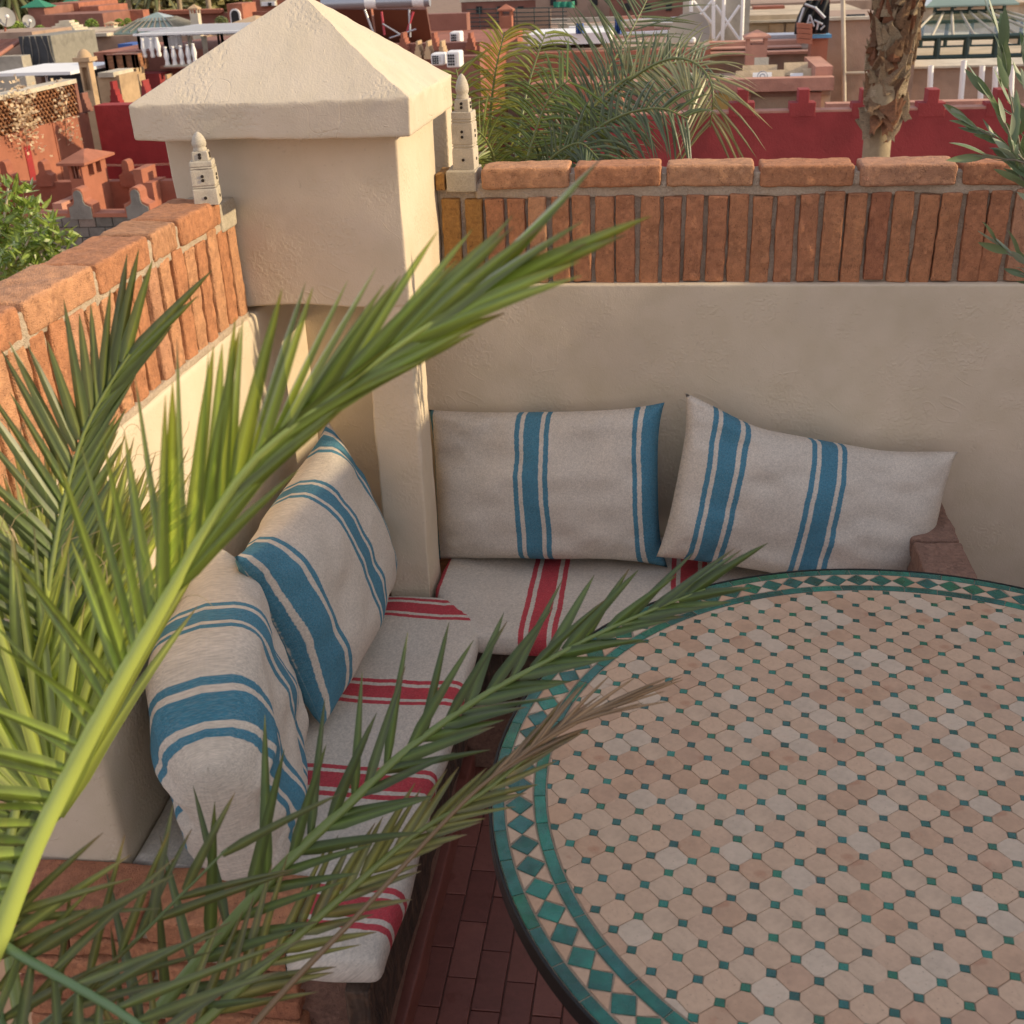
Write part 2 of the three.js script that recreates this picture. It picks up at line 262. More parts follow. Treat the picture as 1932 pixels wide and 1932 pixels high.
const leftWall = thing('parapet_wall', 'sunlit plastered wall topped with upright orange bricks, left of the bench and beside the palm fronds', 'wall');
{
  const r = rng(22);
  put('plaster', softBox(-0.55, -0.366, -0.2, 1.186, -1.01, 0.36, { r: 0.014, cell: 0.035, amp: 0.003, freq: 8, seed: 15, fine: 0.0005, fineFreq: 40 }), M.plaster, leftWall);
  const cant = (c) => { c.y += 0.014 * Math.max(0, c.z) * sstep(1.25, 1.40, c.y); };   // the top rises towards the camera, as the mason left it
  put('mortar', softBox(-0.47, -0.388, 1.12, 1.425, -1.30, -0.015, { r: 0.004, cell: 0.022, amp: 0.004, freq: 26, seed: 17, map: cant }), M.mortar, leftWall);
  put('mortar', softBox(-0.476, -0.3785, 1.392, 1.435, -1.30, -0.02, { r: 0.006, cell: 0.018, amp: 0.004, freq: 24, seed: 18, map: cant }), M.mortar, leftWall);
  put('mortar', softBox(-0.470, -0.372, 1.172, 1.196, -1.30, -0.015, { r: 0.008, cell: 0.02, amp: 0.003, freq: 24, seed: 19 }), M.mortar, leftWall);
  for (let i = 0; i < 22; i++) {
    const w = -0.042 - i * 0.0612 + (r() - 0.5) * 0.006, h = 1 + 0.03 * Math.max(0, -w);
    const b = put('brick', uprightGeo[Math.floor(r() * 6)], M.brick[[0, 3, 4, 0, 3, 1][Math.floor(r() * 6)]], leftWall);
    b.position.copy(V(-0.376 + (r() - 0.5) * 0.005, 1.299 + 0.004 * Math.max(0, -w) + (r() - 0.5) * 0.008, w));
    b.scale.set(1.08, h, 1);
    b.rotation.set((r() - 0.5) * 0.035, Math.PI / 2 + (r() - 0.5) * 0.05, (r() - 0.5) * 0.03);
  }
  const ends = [-0.108, -0.335, -0.463, -0.69, -0.928, -1.16, -1.39];
  for (let i = 0; i + 1 < ends.length; i++) {
    const wc = (ends[i] + ends[i + 1]) / 2, b = put('cap_brick', capGeo[(i + 1) % 4], M.brick[[0, 3, 0, 3, 0, 3][i]], leftWall);
    b.position.copy(V(-0.425 + (r() - 0.5) * 0.008, 1.4425 + (r() - 0.5) * 0.004, wc));
    b.scale.set((ends[i] - ends[i + 1] - 0.014) / 0.217, 1, 1);
    b.rotation.set(0.0, Math.PI / 2 + (r() - 0.5) * 0.03, 0.0); b.rotation.order = 'YXZ'; b.rotation.z = (r() - 0.5) * 0.02;
    if (i) put('mortar', softBox(-0.472, -0.378, 1.40, 1.456, ends[i] - 0.010, ends[i] + 0.010, { r: 0.004, cell: 0.012, amp: 0.003, freq: 40, seed: 120 + i }), M.mortar, leftWall);
  }
  put('end_block', softBox(-0.478, -0.374, 1.392, 1.452, -0.104, -0.014, { r: 0.005, cell: 0.015, amp: 0.002, freq: 25, seed: 119 }), M.cement, leftWall);
}

// ---------------------------------------------------------------- corner chimney: box on a slim post, overhanging slab, low pyramid
const chimney = thing('chimney', 'big cream plastered corner chimney with overhanging slab and low pyramid cap', 'chimney');
{
  const hand = { r: 0.006, cell: 0.03, amp: 0.0035, freq: 7, fine: 0.0006, fineFreq: 45 };
  put('shaft', softBox(-0.512, 0.0, 1.2, 1.592, 0.0, 0.405, { ...hand, seed: 31, map: (c) => { c.x -= 0.012 * sstep(1.3, 1.6, c.y) * (c.x < -0.3 ? 1 : 0); c.y += 0.004 * Math.sin(c.x * 17); } }), M.plaster, chimney);
  put('post', softBox(-0.1095, -0.002, 0.36, 1.203, 0.002, 0.142, { ...hand, seed: 32, amp: 0.0045, freq: 9 }), M.plaster, chimney);
  // slab and pyramid as one lofted skin
  const u0 = -0.545, u1 = 0.052, w0 = -0.098, w1 = 0.385, cu = -0.225, cw = 0.15, rings = [], N = 30;
  const edge = (e, inset) => { const pts = [], a = [[u0, w0], [u1, w0], [u1, w1], [u0, w1]]; for (let s = 0; s < 4; s++) for (let k = -1; k <= N; k++) { const t = k < 0 ? 0 : k === 0 ? 0.006 : k === N ? 0.994 : k / N, p = a[s], q = a[(s + 1) % 4]; pts.push([lerp(p[0], q[0], t), lerp(p[1], q[1], t)]); } return pts; };
  const E0 = edge(), ring = (s, y, sk = 0, ch = 0.003) => E0.map(([u, w]) => {
    const U = cu + (u - cu) * s, W = cw + (w - cw) * s, n = (noise3(U * 9 + 3, y * 9, W * 9, 77) - 0.5) * 0.006 + (noise3(U * 38 + 3, y * 38, W * 38, 78) - 0.5) * ch + (ch > 0.003 ? (noise3(U * 90, y * 20, W * 90, 79) - 0.5) * 0.004 : 0);
    return V(U + n * 0.7, y + n + sk, W + n * 0.7);
  });
  const top = 1.656, apex = 1.857;
  for (const s of [0.045, 0.075]) rings.push(ring(s, lerp(apex, top, s) - (s < 0.06 ? 0.003 : 0)));
  for (let s = 0.12; s < 0.96; s += 0.042) rings.push(ring(s, lerp(apex, top, s)));
  rings.push(ring(0.975, lerp(apex, top, 0.975)), ring(0.990, top + 0.0015, 0, 0.006), ring(0.996, top - 0.0005, 0, 0.008), ring(0.9995, top - 0.004, 0, 0.008), ring(1.0, top - 0.009, 0, 0.005));
  for (const y of [1.638, 1.622, 1.606, 1.594]) rings.push(ring(1.0, y));
  rings.push(ring(0.999, 1.589), ring(0.994, 1.585), ring(0.985, 1.584), ring(0.8, 1.584));
  put('cap', loft(rings), M.plaster, chimney);
  put('pilaster', softBox(-0.12, 0.016, 0.9, 1.60, 0.50, 0.58, { ...hand, seed: 33 }), M.plaster, chimney);
}

// ---------------------------------------------------------------- carved minaret ornaments on the wall ends
function minaret(label, u, y, w, s, turn, lean, tall) {
  const t = thing('minaret_ornament', label, 'ornament', 'minaret ornaments on the wall ends');
  t.position.copy(V(u, y, w)); t.rotation.set(0, turn, lean);
  const blk = (hw, y0, y1, seed, hw2 = hw) => softBox(-hw, hw, y0, y1, -hw, hw, { r: 0.0022, cell: 0.008, amp: 0.0008, freq: 60, seed, map: (c) => { const k = lerp(1, hw2 / hw, (c.y - y0) / (y1 - y0)); c.x *= k; c.z *= k; } });
  const H = tall;
  put('tower', merge([blk(s, 0, H * 0.235, 201, s * 0.98), blk(s * 0.97, H * 0.245, H * 0.265, 202), blk(s * 0.97, H * 0.275, H * 0.50, 203, s * 0.95), blk(s * 0.94, H * 0.51, H * 0.53, 204), blk(s * 0.94, H * 0.54, H * 0.615, 205, s * 0.9), blk(s * 0.9, H * 0.2, H * 0.6, 206, s * 0.87)]), M.stone, t);
  put('lantern', merge([blk(s * 0.68, H * 0.61, H * 0.745, 207, s * 0.62)]), M.stone, t);
  const prof = [[0.48, 0.745], [0.5, 0.775], [0.42, 0.79], [0.5, 0.815], [0.53, 0.84], [0.5, 0.88], [0.4, 0.93], [0.24, 0.975], [0.08, 1.0], [0, 1.0]].map(([r, h]) => new THREE.Vector2(r * s * 1.12, h * H));
  put('dome', uvBox(new THREE.LatheGeometry(prof, 14)), M.stone, t);
  const hg = new THREE.CylinderGeometry(s * 0.13, s * 0.13, 0.004, 10).rotateX(Math.PI / 2), hs = uvBox(hg);
  const spots = [[0, H * 0.11, s * 0.99], [0, H * 0.355, s * 0.962], [0, H * 0.41, s * 0.955], [0, H * 0.66, s * 0.665], [0, H * 0.70, s * 0.645]];
  for (const [x, h, z] of spots) for (const k of [0, 1]) { const m = put('hole', hs, M.hole, t); if (k) { m.position.set(z, h, x); m.rotation.y = Math.PI / 2; } else m.position.set(x, h, z); }
  return t;
}
minaret('small carved stone minaret on the left wall end, in front of the chimney shaft', -0.383, 1.462, -0.14, 0.0255, 0.22, 0.015, 0.145);
minaret('taller carved stone minaret on the back wall end, right of the chimney cap', 0.072, 1.434, 0.42, 0.0275, -0.06, 0.0, 0.222);

// ---------------------------------------------------------------- masonry bench in the corner
const bench = thing('corner_bench', 'brick and plaster corner bench with dark timber front edges under the striped seat pads', 'bench');
{
  put('base', merge([softBox(-0.37, 0.095, 0, 0.385, -1.12, 0.37, { r: 0.01, cell: 0.05, amp: 0.003, freq: 8, seed: 51 }), softBox(0.09, 1.19, 0, 0.385, -0.13, 0.37, { r: 0.01, cell: 0.05, amp: 0.003, freq: 8, seed: 52 })]), M.oldBrick[1], bench);
  put('timber_edge', softBox(0.085, 0.128, 0.21, 0.392, -1.20, -0.17, { r: 0.007, cell: 0.025, amp: 0.005, freq: 13, seed: 53, fine: 0.0012, fineFreq: 60 }), M.wood, bench);
  put('timber_edge', softBox(0.10, 1.2, 0.21, 0.392, -0.172, -0.128, { r: 0.007, cell: 0.03, amp: 0.005, freq: 13, seed: 54, fine: 0.0012, fineFreq: 60 }), M.wood, bench);
  put('skirting', softBox(0.09, 0.118, 0, 0.07, -1.2, -0.15, { r: 0.006, cell: 0.04, amp: 0.003, freq: 10, seed: 55 }), M.floor[1], bench);
}
function brickArm(name, label, u0, u1, yTop, w0, w1, along, seed) { // low brick end wall, two-brick courses
  const r = rng(seed), t = put(name, softBox(u0 + 0.022, u1 - 0.022, 0, yTop - 0.02, w0 + 0.022, w1 - 0.022, { r: 0.004, cell: 0.03, amp: 0.003, freq: 20, seed }), M.mortar, bench);
  t.userData.label = label;
  let y = yTop, row = 0;
  while (y > 0.03) {
    const h = row ? 0.036 + r() * 0.01 : 0.052, L = along === 'u' ? u1 - u0 : w1 - w0, n = Math.max(2, Math.round(L / 0.24)), step = L / n, off = row % 2 ? step * 0.45 : 0;
    for (let k = row % 2 ? -1 : 0; k < n; k++) {
      const a = Math.max(0, k * step + off), b = Math.min(L, (k + 1) * step + off); if (b - a < 0.04) continue;
      const j = () => (r() - 0.5) * (row ? 0.012 : 0.006);
      const g = along === 'u' ? softBox(u0 + a + 0.005, u0 + b - 0.005, y - h, y, w0 + j(), w1 + j(), { r: 0.008, cell: 0.02, amp: row ? 0.006 : 0.003, freq: 24, seed: seed + row * 7 + k, fine: 0.001, fineFreq: 120 })
        : softBox(u0 + j(), u1 + j(), y - h, y, w0 + a + 0.005, w0 + b - 0.005, { r: 0.008, cell: 0.022, amp: row ? 0.006 : 0.003, freq: 24, seed: seed + row * 7 + k, fine: 0.001, fineFreq: 120 });
      put('brick', g, along === 'u' && !row ? M.brick[[1, 2, 2][Math.floor(r() * 3)]] : along === 'u' ? M.brick[[2, 1, 2][Math.floor(r() * 3)]] : M.oldBrick[Math.floor(r() * 3)], t);
    }
    y -= h + 0.009; row++;
  }
}
brickArm('end_wall', 'low end wall of rough bricks behind the palm fronds', -0.55, -0.012, 0.458, -1.148, -1.012, 'u', 71);
brickArm('end_wall', 'dark brick end wall behind the right cushion', 1.185, 1.30, 0.60, -0.20, 0.358, 'w', 72);
// ---------------------------------------------------------------- seat pads and cushions
const CREAM = [0.67, 0.60, 0.51], BLUE = [0.038, 0.205, 0.31], RED = [0.53, 0.028, 0.05];
const toS = (x) => x <= 0.0031308 ? x * 12.92 : 1.055 * Math.pow(x, 1 / 2.4) - 0.055;
function stripeTex(W, H, length, bands, dye, seed, slub = 1) { // bands: [from, to] in metres along u; the dyed threads are woven in, so edges are slightly ragged
  const mm = 1 / length;
  return tex(W, H, (u, v) => {
    const x = u + (pnoise(u * 3, v * 90, 0x7fffffff, seed) - 0.5) * 0.0016 * mm + (pfbm(u, v, 4, 2, seed + 2) - 0.5) * 0.006 * mm;
    let k = 0;
    for (const [a, b] of bands) k = Math.max(k, sstep(a * mm - 0.0009 * mm, a * mm + 0.0009 * mm, x) * (1 - sstep(b * mm - 0.0009 * mm, b * mm + 0.0009 * mm, x)));
    const fl = 0.9 + 0.07 * (pnoise(u * 230, v * 90, 0x7fffffff, seed + 3) - 0.5) + 0.20 * (pnoise(u * 260, v * 180, 0x7fffffff, seed + 13) - 0.5) + 0.14 * (pfbm(u, v, 9, 4, seed + 4) - 0.35) + 0.22 * slub * (pnoise(u * W * 0.5, v * H * 0.5, 0x7fffffff, seed + 5) - 0.5);
    const fleck = pnoise(u * 150, v * 150, 0x7fffffff, seed + 6) > 0.985 ? 0.86 : 1, white = k * (hash3(Math.floor(u * W), Math.floor(v * H), 3, seed) > 0.72 ? 0.16 : 0.03);
    const kk = clamp(k - white);
    return [0, 1, 2].map((i) => toS(clamp(lerp(CREAM[i], dye[i], kk) * fl * fleck)));
  }, true);
}
function cloth(map, weave) { return mat([1, 1, 1], { map, bumpMap: weave, bumpScale: 0.0018, roughness: 0.95 }); }
function weaveUV(lenU, lenV, m = 0.045) { const c = T.weaveB.clone(); c.repeat.set(lenU / m, lenV / m); c.needsUpdate = true; return c; }
const trio = (c, wide = 0.042, gap = 0.011, thin = 0.013) => [[c - wide / 2 - gap - thin, c - wide / 2 - gap], [c - wide / 2, c + wide / 2], [c + wide / 2 + gap, c + wide / 2 + gap + thin]];

// cushion: two bellied faces sewn along a rim; local x along its length, y up its height, z out of its front
function cushionGeo(W, H, D, { seed = 1, ears = [1, 1, 1, 1], pinch = 0.03, wr = 1, dent = null, warp = null, pa = 3.4, pb = 3.0 } = {}) {
  const nx = 64, ny = 46, front = [], grid = (s) => {
    const g = new THREE.PlaneGeometry(2, 2, nx, ny), p = g.attributes.position, uv = g.attributes.uv;
    for (let i = 0; i < p.count; i++) {
      const a = p.getX(i), b = p.getY(i), A = Math.abs(a), B = Math.abs(b);
      const ear = ears[(a > 0 ? 1 : 0) + (b < 0 ? 2 : 0)];
      let x = a * W / 2 * (1 - pinch * (1 - Math.pow(B, 3)) * Math.pow(A, 6)), y = b * H / 2 * (1 - pinch * 1.5 * (1 - Math.pow(A, 3)) * Math.pow(B, 6));
      x += Math.sign(a) * (ear - 1) * 0.03 * Math.pow(A * B, 5); y += Math.sign(b) * (ear - 1) * 0.03 * Math.pow(A * B, 5);
      const bel = Math.pow(Math.max(0, (1 - Math.pow(A, a < 0 ? pa : 3.4)) * (1 - Math.pow(B, pb))), 0.5);
      let z = D / 2 * bel;
      const n1 = noise3(a * 2.1 + seed * 5, b * 2.1, s * 3, seed) - 0.5, n2 = noise3(a * 5 + seed * 3, b * 5, s * 2, seed + 3) - 0.5;
      z += (0.020 * n1 + 0.009 * n2) * wr * Math.min(1, bel * 1.6);
      const cr = Math.pow(A * B, 2.2) * (noise3(a * 3 + b * 9, b * 3 - a * 9, seed, seed + 9) - 0.5); // creases running into the corners
      z += 0.020 * cr * wr * bel * 2;
      if (dent) for (const [da, db, dr, dz] of dent) { const q = Math.hypot(a - da, (b - db) * H / W) / dr; z += dz * Math.exp(-q * q * 2); }
      if (warp) { const q = warp(x, y, z * s, a, b); x = q[0]; y = q[1]; z += q[2] ?? 0; }
      p.setXYZ(i, x, y, s * Math.max(z, 0.0015 * (1 - Math.max(A, B) ** 30)));
      uv.setXY(i, (a + 1) / 2, (b + 1) / 2);
    }
    if (s < 0) { const ix = g.index; for (let i = 0; i < ix.count; i += 3) { const t = ix.getX(i); ix.setX(i, ix.getX(i + 1)); ix.setX(i + 1, t); } }
    g.deleteAttribute('normal');
    return g;
  };
  let g = mergeGeometries([grid(1), grid(-1)]);
  const pos = mergeVertices((() => { const q = g.clone(); q.deleteAttribute('uv'); return q; })(), 1e-6); pos.computeVertexNormals();
  g = g.toNonIndexed(); const ni = pos.toNonIndexed(); g.setAttribute('normal', ni.attributes.normal);
  return g;
}
function cushion(label, W, H, D, c, yaw, lean, roll, bands, o) {
  const t = thing('cushion', label, 'cushion');
  t.position.copy(V(...c)); t.rotation.order = 'YXZ'; t.rotation.set(-lean * DEG, yaw * DEG, roll * DEG);
  put('cover', cushionGeo(W, H, D, o), cloth(stripeTex(1024, 512, W, bands, BLUE, o.seed * 31), weaveUV(W, H)), t);
  return t;
}
cushion('white cushion with one blue stripe group and a blue right end, beside the chimney post', 0.615, 0.41, 0.19, [0.272, 0.652, 0.232], -5, 15, 3.5, [...trio(0.292), [0.0, 0.012], [0.548, 0.560], [0.572, 0.7]], { seed: 3, ears: [1, 1.3, 1, 1.4], pinch: 0.035, wr: 1.5, dent: [[-0.6, 0.5, 0.3, -0.012]] });
cushion('white cushion with two blue stripe groups, tilted against the back wall at the right', 0.685, 0.41, 0.22, [0.938, 0.648, 0.18], 7, 20, -12, [...trio(0.112), ...trio(0.358)], { seed: 7, ears: [1.25, 1.1, 1, 1], pinch: 0.04, warp: (x, y, z, a, b) => [x, y - 0.034 * sstep(-1, -0.35, a) * (1 - 0.5 * sstep(0.4, 1, a)) * sstep(-0.2, 1, b)], wr: 1.5, dent: [[-0.72, 0.66, 0.22, -0.022], [0.3, 0.78, 0.3, -0.012]] });
cushion('white cushion with blue near end, leaning on the left wall closest to the corner', 0.64, 0.415, 0.19, [-0.172, 0.672, -0.29], 90, 17, 0.5, [[0.0, 0.012], [0.024, 0.085], [0.098, 0.111], ...trio(0.345), ...trio(0.575)], { seed: 11, ears: [1.5, 2, 1, 1], pinch: 0.035 });
cushion('white cushion with two blue stripe groups, nearest the palm on the left bench', 0.55, 0.43, 0.21, [-0.215, 0.635, -0.785], 104, 8, 0, [...trio(0.105), ...trio(0.285)], { seed: 17, ears: [0.4, 1, 0.6, 1], pinch: 0.012, pa: 5.5, pb: 6, wr: 1.6, dent: [[-0.78, 0.25, 0.16, -0.03]], warp: (x, y, z, a, b) => [x, y - 0.13 * sstep(-0.1, -1, a) * sstep(-1, 1, b)] });

// seat pads
function pad(label, u0, u1, w0, w1, along, bands, seed, round) {
  const len = along === 'u' ? u1 - u0 : w1 - w0, wid = along === 'u' ? w1 - w0 : u1 - u0;
  let g = softBox(u0, u1, 0.388, 0.452, w0, w1, { r: 0.024, cell: 0.022, amp: 0.0055, freq: 7, seed, fine: 0.0010, fineFreq: 24, map: round });
  const p = g.attributes.position, uv = g.attributes.uv; // one strip of cloth wrapped over top and front
  for (let i = 0; i < p.count; i++) { const U = p.getX(i), W = -p.getZ(i), y = 0.452 - p.getY(i); uv.setXY(i, along === 'u' ? (U - u0) / len : (W - w0) / len, along === 'u' ? (W - w0 - y) / wid : (U - u0 + y) / wid); }
  return solo('seat_pad', g, cloth(stripeTex(2048, 512, len, bands, RED, seed * 13), weaveUV(len, wid)), label, 'seat pad');
}
const at4 = (list, o) => list.flatMap((c) => trio(c - o, 0.045, 0.011, 0.013));
pad('red striped white seat pad on the left bench, running from the corner towards the palm', -0.366, 0.152, -1.19, -0.012, 'w', at4([-0.082, -0.437, -0.747, -1.075], -1.19), 61, (c) => {
  const W = -c.z; if (W < -1.006) c.x = Math.max(c.x, -0.012);
  if (c.x > 0 && W > -0.17) { const k = sstep(-0.17, -0.02, W); c.x -= 0.09 * k * k * sstep(0, 0.15, c.x); }   // rounded corner
});
pad('red striped white seat pad on the right bench, under the back wall cushions', 0.004, 1.186, -0.192, 0.36, 'u', [[0.0, 0.014], ...at4([0.293, 0.655, 1.01], 0.004)], 62, (c) => {
  const W = -c.z; if (c.x < 0.20 && W < 0.05) { const k = sstep(0.05, -0.19, W); c.x += 0.10 * k * sstep(0.2, 0.0, c.x); }
});
// ---------------------------------------------------------------- round mosaic table
const table = thing('mosaic_table', 'large round mosaic table of pale octagon tiles with green dots and green diamond border', 'table');
{
  const C = [1.021, -1.027], top = 0.74, S = 0.042, r = rng(501);
  table.position.copy(V(C[0], 0, C[1]));
  const A = [0.621, -0.784], B = [0.783, 0.621], O = [0.796 - C[0], -1.418 - C[1]];   // the lattice of green dots
  // a tile from its outline in (du, dw), counter-clockwise seen from above; bevelled rim
  function tileGeo(pts, h0, h1, bev = 0.0005, gap = 0.00024) {
    const n = pts.length, cx = pts.reduce((s, p) => s + p[0], 0) / n, cy = pts.reduce((s, p) => s + p[1], 0) / n;
    const inset = (d) => pts.map((p, i) => { // move both edges at this corner inwards by d
      const a = pts[(i + n - 1) % n], b = pts[(i + 1) % n];
      let e1 = [p[0] - a[0], p[1] - a[1]], e2 = [b[0] - p[0], b[1] - p[1]]; const l1 = Math.hypot(...e1) || 1, l2 = Math.hypot(...e2) || 1; e1 = [e1[0] / l1, e1[1] / l1]; e2 = [e2[0] / l2, e2[1] / l2];
      let n1 = [-e1[1], e1[0]], n2 = [-e2[1], e2[0]]; if ((cx - p[0]) * n1[0] + (cy - p[1]) * n1[1] < 0) n1 = [-n1[0], -n1[1]]; if ((cx - p[0]) * n2[0] + (cy - p[1]) * n2[1] < 0) n2 = [-n2[0], -n2[1]];
      const k = 1 + n1[0] * n2[0] + n1[1] * n2[1]; return [p[0] + d * (n1[0] + n2[0]) / k, p[1] + d * (n1[1] + n2[1]) / k];
    });
    const ring = (d, h) => inset(d).map(([u, w]) => V(u, h, w));
    const off2 = [r() * 3, r() * 3], G = loft([ring(gap, h0), ring(gap, h1 - bev), ring(gap + bev, h1), ring(gap + bev * 2.2, h1 + 0.00005)]), q = G.attributes.uv; for (let i = 0; i < q.count; i++) q.setXY(i, q.getX(i) + off2[0], q.getY(i) + off2[1]); return G;
  }
  const oct = (() => { const k = 0.5 - 0.212, p = []; for (const [x, y] of [[0.5, k], [k, 0.5], [-k, 0.5], [-0.5, k], [-0.5, -k], [-k, -0.5], [k, -0.5], [0.5, -k]]) p.push([S * (x * A[0] + y * B[0]), S * (x * A[1] + y * B[1])]); return p; });
  const jig = (pts, q) => pts.map(([a, b]) => [a + (r() - 0.5) * q, b + (r() - 0.5) * q]);
  const octs = [0, 1, 2, 3, 4, 5].map(() => tileGeo(jig(oct(), 0.0016), -0.008, 0));
  const sq = (k) => [[k, 0], [0, k], [-k, 0], [0, -k]].map(([x, y]) => [S * (x * A[0] + y * B[0]), S * (x * A[1] + y * B[1])]);
  const dots = [0, 1, 2, 3, 4, 5].map((i) => tileGeo(jig(sq(0.205 + 0.012 * (i % 3)), 0.0014), -0.008, 0, 0.0006));
  const R = 0.6065, list = [];
  const off = (i, j) => [O[0] + S * (i * A[0] + j * B[0]), O[1] + S * (i * A[1] + j * B[1])];
  const clip = (pts, rad) => { // keep what lies inside the ring
    const out = [], n = pts.length;
    for (let i = 0; i < n; i++) { const p = pts[i], q = pts[(i + 1) % n], ip = Math.hypot(...p) <= rad, iq = Math.hypot(...q) <= rad; if (ip) out.push(p); if (ip !== iq) { let a = 0, b = 1; for (let k = 0; k < 24; k++) { const m = (a + b) / 2, s = Math.hypot(lerp(p[0], q[0], m), lerp(p[1], q[1], m)) <= rad; if (s === ip) a = m; else b = m; } out.push([lerp(p[0], q[0], a), lerp(p[1], q[1], a)]); } }
    return out;
  };
  const area = (p) => Math.abs(p.reduce((s, a, i) => { const b = p[(i + 1) % p.length]; return s + a[0] * b[1] - a[1] * b[0]; }, 0)) / 2;
  for (let i = -30; i < 30; i++) for (let j = -30; j < 30; j++) for (const [kind, o, shape] of [['octagon_tile', off(i + 0.5, j + 0.5), oct()], ['dot_tile', off(i, j), sq(0.212)]]) {
    const d = Math.hypot(...o); if (d > R + S) continue;
    const far = Math.max(...shape.map((p) => Math.hypot(p[0] + o[0], p[1] + o[1]))), whole = far <= R;
    let pts = null; if (!whole) { pts = clip(shape.map((p) => [p[0] + o[0], p[1] + o[1]]), R); if (pts.length < 3 || area(pts) < 0.00001) continue; pts = pts.filter((p, q) => { const n = pts[(q + 1) % pts.length]; return Math.hypot(p[0] - n[0], p[1] - n[1]) > 0.0012; }); if (pts.length < 3) continue; }
    const P = V(o[0] + C[0], top, o[1] + C[1]), ndc = P.clone().project(camera), dist = P.distanceTo(camera.position);
    const inView = Math.abs(ndc.x) < 1.02 && Math.abs(ndc.y) < 1.02;
    list.push({ kind, o, whole, pts, score: (inView ? 0 : 100) + dist, pick: r(), pick2: r(), tilt: [r() - 0.5, r() - 0.5, r() - 0.5] });
  }
  const toneAt = (o) => clamp(0.5 + 1.5 * (noise3(o[0] * 7 + 3, o[1] * 7, 0, 9) - 0.5));
  for (const kind of ['octagon_tile', 'dot_tile']) {
    const all = list.filter((t) => t.kind === kind).sort((a, b) => a.score - b.score), rest = {};
    all.forEach((t, k) => {
      const set = kind === 'octagon_tile' ? M.clay : M.green, mi = kind === 'octagon_tile' ? (t.pick < 0.07 ? 4 : t.pick < 0.22 ? 2 : t.pick < 0.38 ? 3 : Math.floor(t.pick2 * 3) === 0 ? 1 : t.pick2 < 0.66 ? 0 : 5) : Math.floor(t.pick * 5);
      const geo = t.whole ? (kind === 'octagon_tile' ? octs : dots)[Math.floor(t.pick2 * 6)] : tileGeo(t.pts.map((p) => [p[0] - t.o[0], p[1] - t.o[1]]), -0.008, 0);
      const place = new THREE.Object3D(); place.position.copy(V(t.o[0], top - 0.0003 + t.tilt[0] * 0.0006, t.o[1])); place.rotation.set(t.tilt[1] * 0.010, (t.whole && kind === 'dot_tile' ? t.tilt[2] * 0.12 : t.tilt[2] * 0.012), t.tilt[0] * 0.010); place.updateMatrix();
      if (k < 300) { const m = put(kind, geo, set[mi], table); m.position.copy(place.position); m.rotation.copy(place.rotation); } else (rest[mi] ??= []).push(geo.clone().applyMatrix4(place.matrix));
    });
    for (const mi in rest) { const m = put(kind === 'octagon_tile' ? 'octagon_tiles' : 'dot_tiles', merge(rest[mi]), (kind === 'octagon_tile' ? M.clay : M.green)[mi], table); m.userData.kind = 'stuff'; }
  }
  // border rings
  const arc = (r0, r1, a0, a1, n) => { const p = []; for (let k = 0; k <= n; k++) { const a = lerp(a0, a1, k / n); p.push([r1 * Math.cos(a), r1 * Math.sin(a)]); } for (let k = n; k >= 0; k--) { const a = lerp(a0, a1, k / n); p.push([r0 * Math.cos(a), r0 * Math.sin(a)]); } return p; };
  const ringTiles = (r0, r1, n, ph, name) => { let a = ph; const w = []; for (let i = 0; i < n; i++) w.push(1 + (r() - 0.5) * 0.16); const s = w.reduce((x, y) => x + y, 0); for (let i = 0; i < n; i++) { const b = a + w[i] / s * Math.PI * 2; put(name, tileGeo(arc(r0, r1, a, b, 3), -0.008, 0, 0.001, 0.0006), M.green[[0, 1, 0, 2, 4, 3, 0][Math.floor(r() * 7)]], table).position.y = top - 0.0002 + (r() - 0.5) * 0.0008; a = b; } };
  ringTiles(0.6725, 0.6918, 66, -172.31 * DEG, 'border_tile');
  ringTiles(0.6085, 0.6275, 61, -173.28 * DEG, 'inner_border_tile');
  const nd = 91, d0 = -175.58 * DEG, da = Math.PI * 2 / nd, rm = 0.65, ri = 0.629, ro = 0.671;
  for (let i = 0; i < nd; i++) {
    const a = d0 + i * da + (r() - 0.5) * 0.004, P = (rad, an) => [rad * Math.cos(an), rad * Math.sin(an)];
    put('diamond_tile', tileGeo(jig([P(ri, a), P(rm, a - da * 0.49), P(ro, a), P(rm, a + da * 0.49)], 0.0012), -0.008, 0, 0.0008), M.green[[0, 2, 3, 0, 1, 4][Math.floor(r() * 6)]], table).position.y = top - 0.0002;
    const m = a + da / 2;
    put('triangle_tile', tileGeo([P(ri, a + da * 0.06), P(rm - 0.0006, m), P(ri, m + da * 0.44)], -0.008, 0, 0.0007, 0.0004), M.clay[Math.floor(r() * 4)], table).position.y = top - 0.0003;
    put('triangle_tile', tileGeo([P(ro, a + da * 0.06), P(rm + 0.0006, m), P(ro, m + da * 0.44)], -0.008, 0, 0.0007, 0.0004), M.clay[Math.floor(r() * 4)], table).position.y = top - 0.0003;
  }
  const disc = (r1, y0, y1) => { const g = new THREE.CylinderGeometry(r1, r1, y1 - y0, 128); g.translate(0, (y0 + y1) / 2, 0); return uvBox(g); };
  put('grout', disc(0.692, top - 0.03, top - 0.0016), M.grout, table);
  const band = new THREE.LatheGeometry([[0.6925, top - 0.032], [0.6965, top - 0.032], [0.6975, top - 0.030], [0.6975, top - 0.001], [0.6965, top + 0.0002], [0.694, top + 0.0002], [0.6925, top - 0.0004], [0.6925, top - 0.032]].map(([a, b]) => new THREE.Vector2(a, b)), 160);
  put('rim', uvBox(band), M.iron, table);
